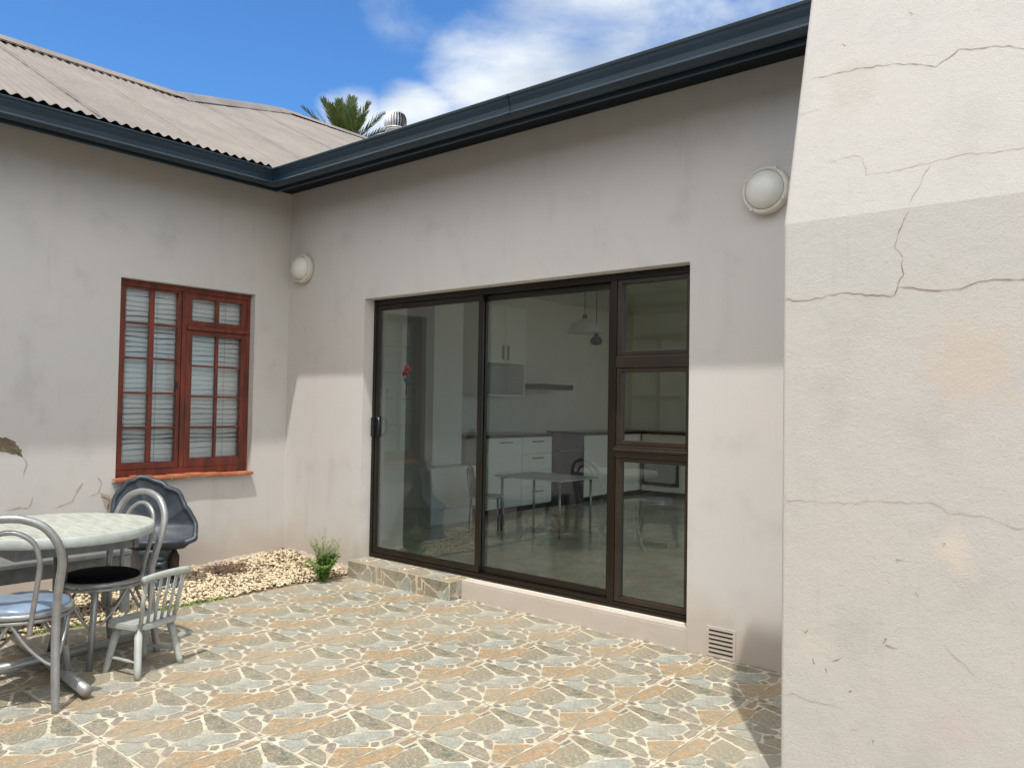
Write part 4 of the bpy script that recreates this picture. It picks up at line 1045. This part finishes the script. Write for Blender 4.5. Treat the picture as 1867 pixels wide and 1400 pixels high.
b = MB().m(M_oven); b.bbox((-.29, -.03, -.10), (.29, 0, .46), .004); b.m(M_grey); b.bbox((-.25, -.036, -.05), (.25, -.03, .30), .002); b.build('door', k6)
b = MB().m(M_chrome, True); b.tube([(-.22, -.06, .36), (.22, -.06, .36)], .008, 8); b.build('handle', k6)
k7 = cab('dark_extractor', (-.15, 4.02, 1.62), 'dark flat extractor above the oven', 'extractor')
b = MB().m(M_counter); b.bbox((-.2, -.34, 0), (.25, .34, .07), .006); b.build('hood', k7)
def pendant(x, y, ztop, zb, kind, label):
    t = thing('pendant_lamp', (x, y, 2.849), 0, label, 'pendant lamp')
    b = MB().m(M_blackp, True); b.tube([(0, 0, 0), (0, 0, ztop-2.849)], .004, 6); b.build('cord', t)
    b = MB().m(M_blackp, True); b.lathe([(.012, ztop-2.849), (.028, ztop-2.86), (.028, ztop-2.90), (.012, ztop-2.905)], 14); b.build('cap', t)
    b = MB().m(M_frost if kind else M_blackp, True)
    h = ztop-2.90
    if kind: b.lathe([(.03, h), (.09, h-.03), (.16, h-.08), (.205, h-.15), (.215, h-.165), (.20, h-.15), (.155, h-.085), (.085, h-.035), (.02, h-.008)], 30, cap=False)
    else: b.lathe([(.02, h), (.06, h-.03), (.075, h-.07), (.06, h-.11), (.02, h-.12)], 20)
    b.build('shade', t, normals=False)
pendant(.9, 3.45, 2.50, 0, True, 'green glass dome pendant lamp hanging inside the kitchen')
pendant(.83, 3.8, 2.33, 0, False, 'small dark globe pendant lamp hanging inside the kitchen')
k9 = cab('storage_bench', (-.15, 1.82, .15), 'low white storage bench with set back plinth behind the left glass pane', 'bench')
b = MB().m(M_white); b.bbox((-.75, -.33, .16), (.53, .37, .60), .03); b.build('seat_box', k9); b = MB().m(M_white); b.box((-.70, -.28, 0), (.48, .35, .161)); b.build('plinth', k9)
lt_ = thing('low_table', (1.38, 2.12, .15), 0, 'low white table on the kitchen floor behind the middle pane', 'table')
b = MB().m(M_grey); b.bbox((-.42, -.32, .542), (.42, .32, .555), .004); b.build('table_top', lt_)
for sx in (-1, 1):
    for sy in (-1, 1):
        b = MB().m(M_chrome, True); b.tube([(sx*.36, sy*.26, 0), (sx*.36, sy*.26, .53)], .013, 8); b.build('leg', lt_)
dc = thing('kitchen_chair', (.80, 1.88, .15), radians(-60), 'small grey chair with slatted back standing inside beside the door mullion', 'chair')
b = MB().m(M_grey); b.bbox((-.19, -.19, .42), (.19, .19, .45), .008); b.build('seat', dc)
for sx in (-1, 1):
    for sy in (-1, 1):
        b = MB().m(M_chrome, True); b.tube([(sx*.19, sy*.19, 0), (sx*.17, sy*.17, .42)], .012, 8); b.build('leg', dc)
b = MB().m(M_chrome, True); b.tube(spline([(-.17, -.18, .45), (-.18, -.21, .65), (-.14, -.23, .80), (0, -.235, .84), (.14, -.23, .80), (.18, -.21, .65), (.17, -.18, .45)], 6), .012, 8)
for i in range(4): b.tube([(-.10+i*.066, -.185, .45), (-.10+i*.066, -.225, .82)], .006, 6)
b.build('backrest', dc); dc.scale = (.8, .8, .74)
# flower ornament stuck inside the left pane
fl = thing('flower_ornament', (1.275, .30, 1.62), 0, 'red flower ornament with dark stem behind the left glass pane', 'ornament')
b = MB().m(M_blackp, True); b.tube([(0, 0, -.14), (.005, 0, .05)], .007, 6); b.build('stem', fl)
b = MB().m(M_red, True)
for i in range(9):
    a = i*.7; M_ = Matrix.Translation((cos(a)*.030, sin(a)*.012, .07+sin(a*1.3)*.035)) @ Matrix.Diagonal((.022, .012, .022, 1)); b.add([M_ @ v for v in IV], IF)
b.build('petals', fl)
b = MB().m(M_blue, True)
for i in range(4):
    M_ = Matrix.Translation((-.015+i*.01, 0, -.01-i*.012)) @ Matrix.Diagonal((.024, .012, .018, 1)); b.add([M_ @ v for v in IV], IF)
b.build('ribbon', fl)

# ================================================================== OUTBUILDING BEHIND THE CAMERA (mirrored in the glass)
ob = thing('outbuilding', (4, -5.6, 0), 0, 'beige outbuilding with brown framed window facing the sliding door across the patio', 'building')
b = MB().m(M_wall); b.box((-3.99, -.2, 0), (3.6, 0, 3.3)); b.build('wall', ob)
b = MB().m(M_navy); b.box((-3.4, .001, 3.12), (3.6, .3, 3.31)); b.build('gutter', ob)
b = MB().m(M_redw)
x0, x1, z0, z1 = -3.95, -2.45, 1.03, 3.08
for (a, c, e, f) in ((x0, x0+.05, z0, z1), (x1-.05, x1, z0, z1), (x0+.05, x1-.05, z0, z0+.06), (x0+.05, x1-.05, z1-.05, z1), (x0+.05, x1-.05, 2.40, 2.46), (x0+.49, x0+.53, z0+.06, 2.40), (x0+.98, x0+1.02, z0+.06, 2.40), (x0+.05, x0+.49, 1.53, 1.57), (x0+.53, x0+.98, 1.53, 1.57), (x0+.05, x1-.05, 2.86, 2.90)):
    b.box((a, .012, e), (c, .06, f))
b.build('window_frame', ob)
b = MB().m(mat('pale_curtain', (.55, .55, .50), .8, var=.3, vs=4, aniso=(4, 1, .3))); b.box((x0, .001, z0), (x1, .010, z1)); b.build('window_pane', ob)

for m_ in bpy.data.materials: pass
bpy.context.view_layer.update()
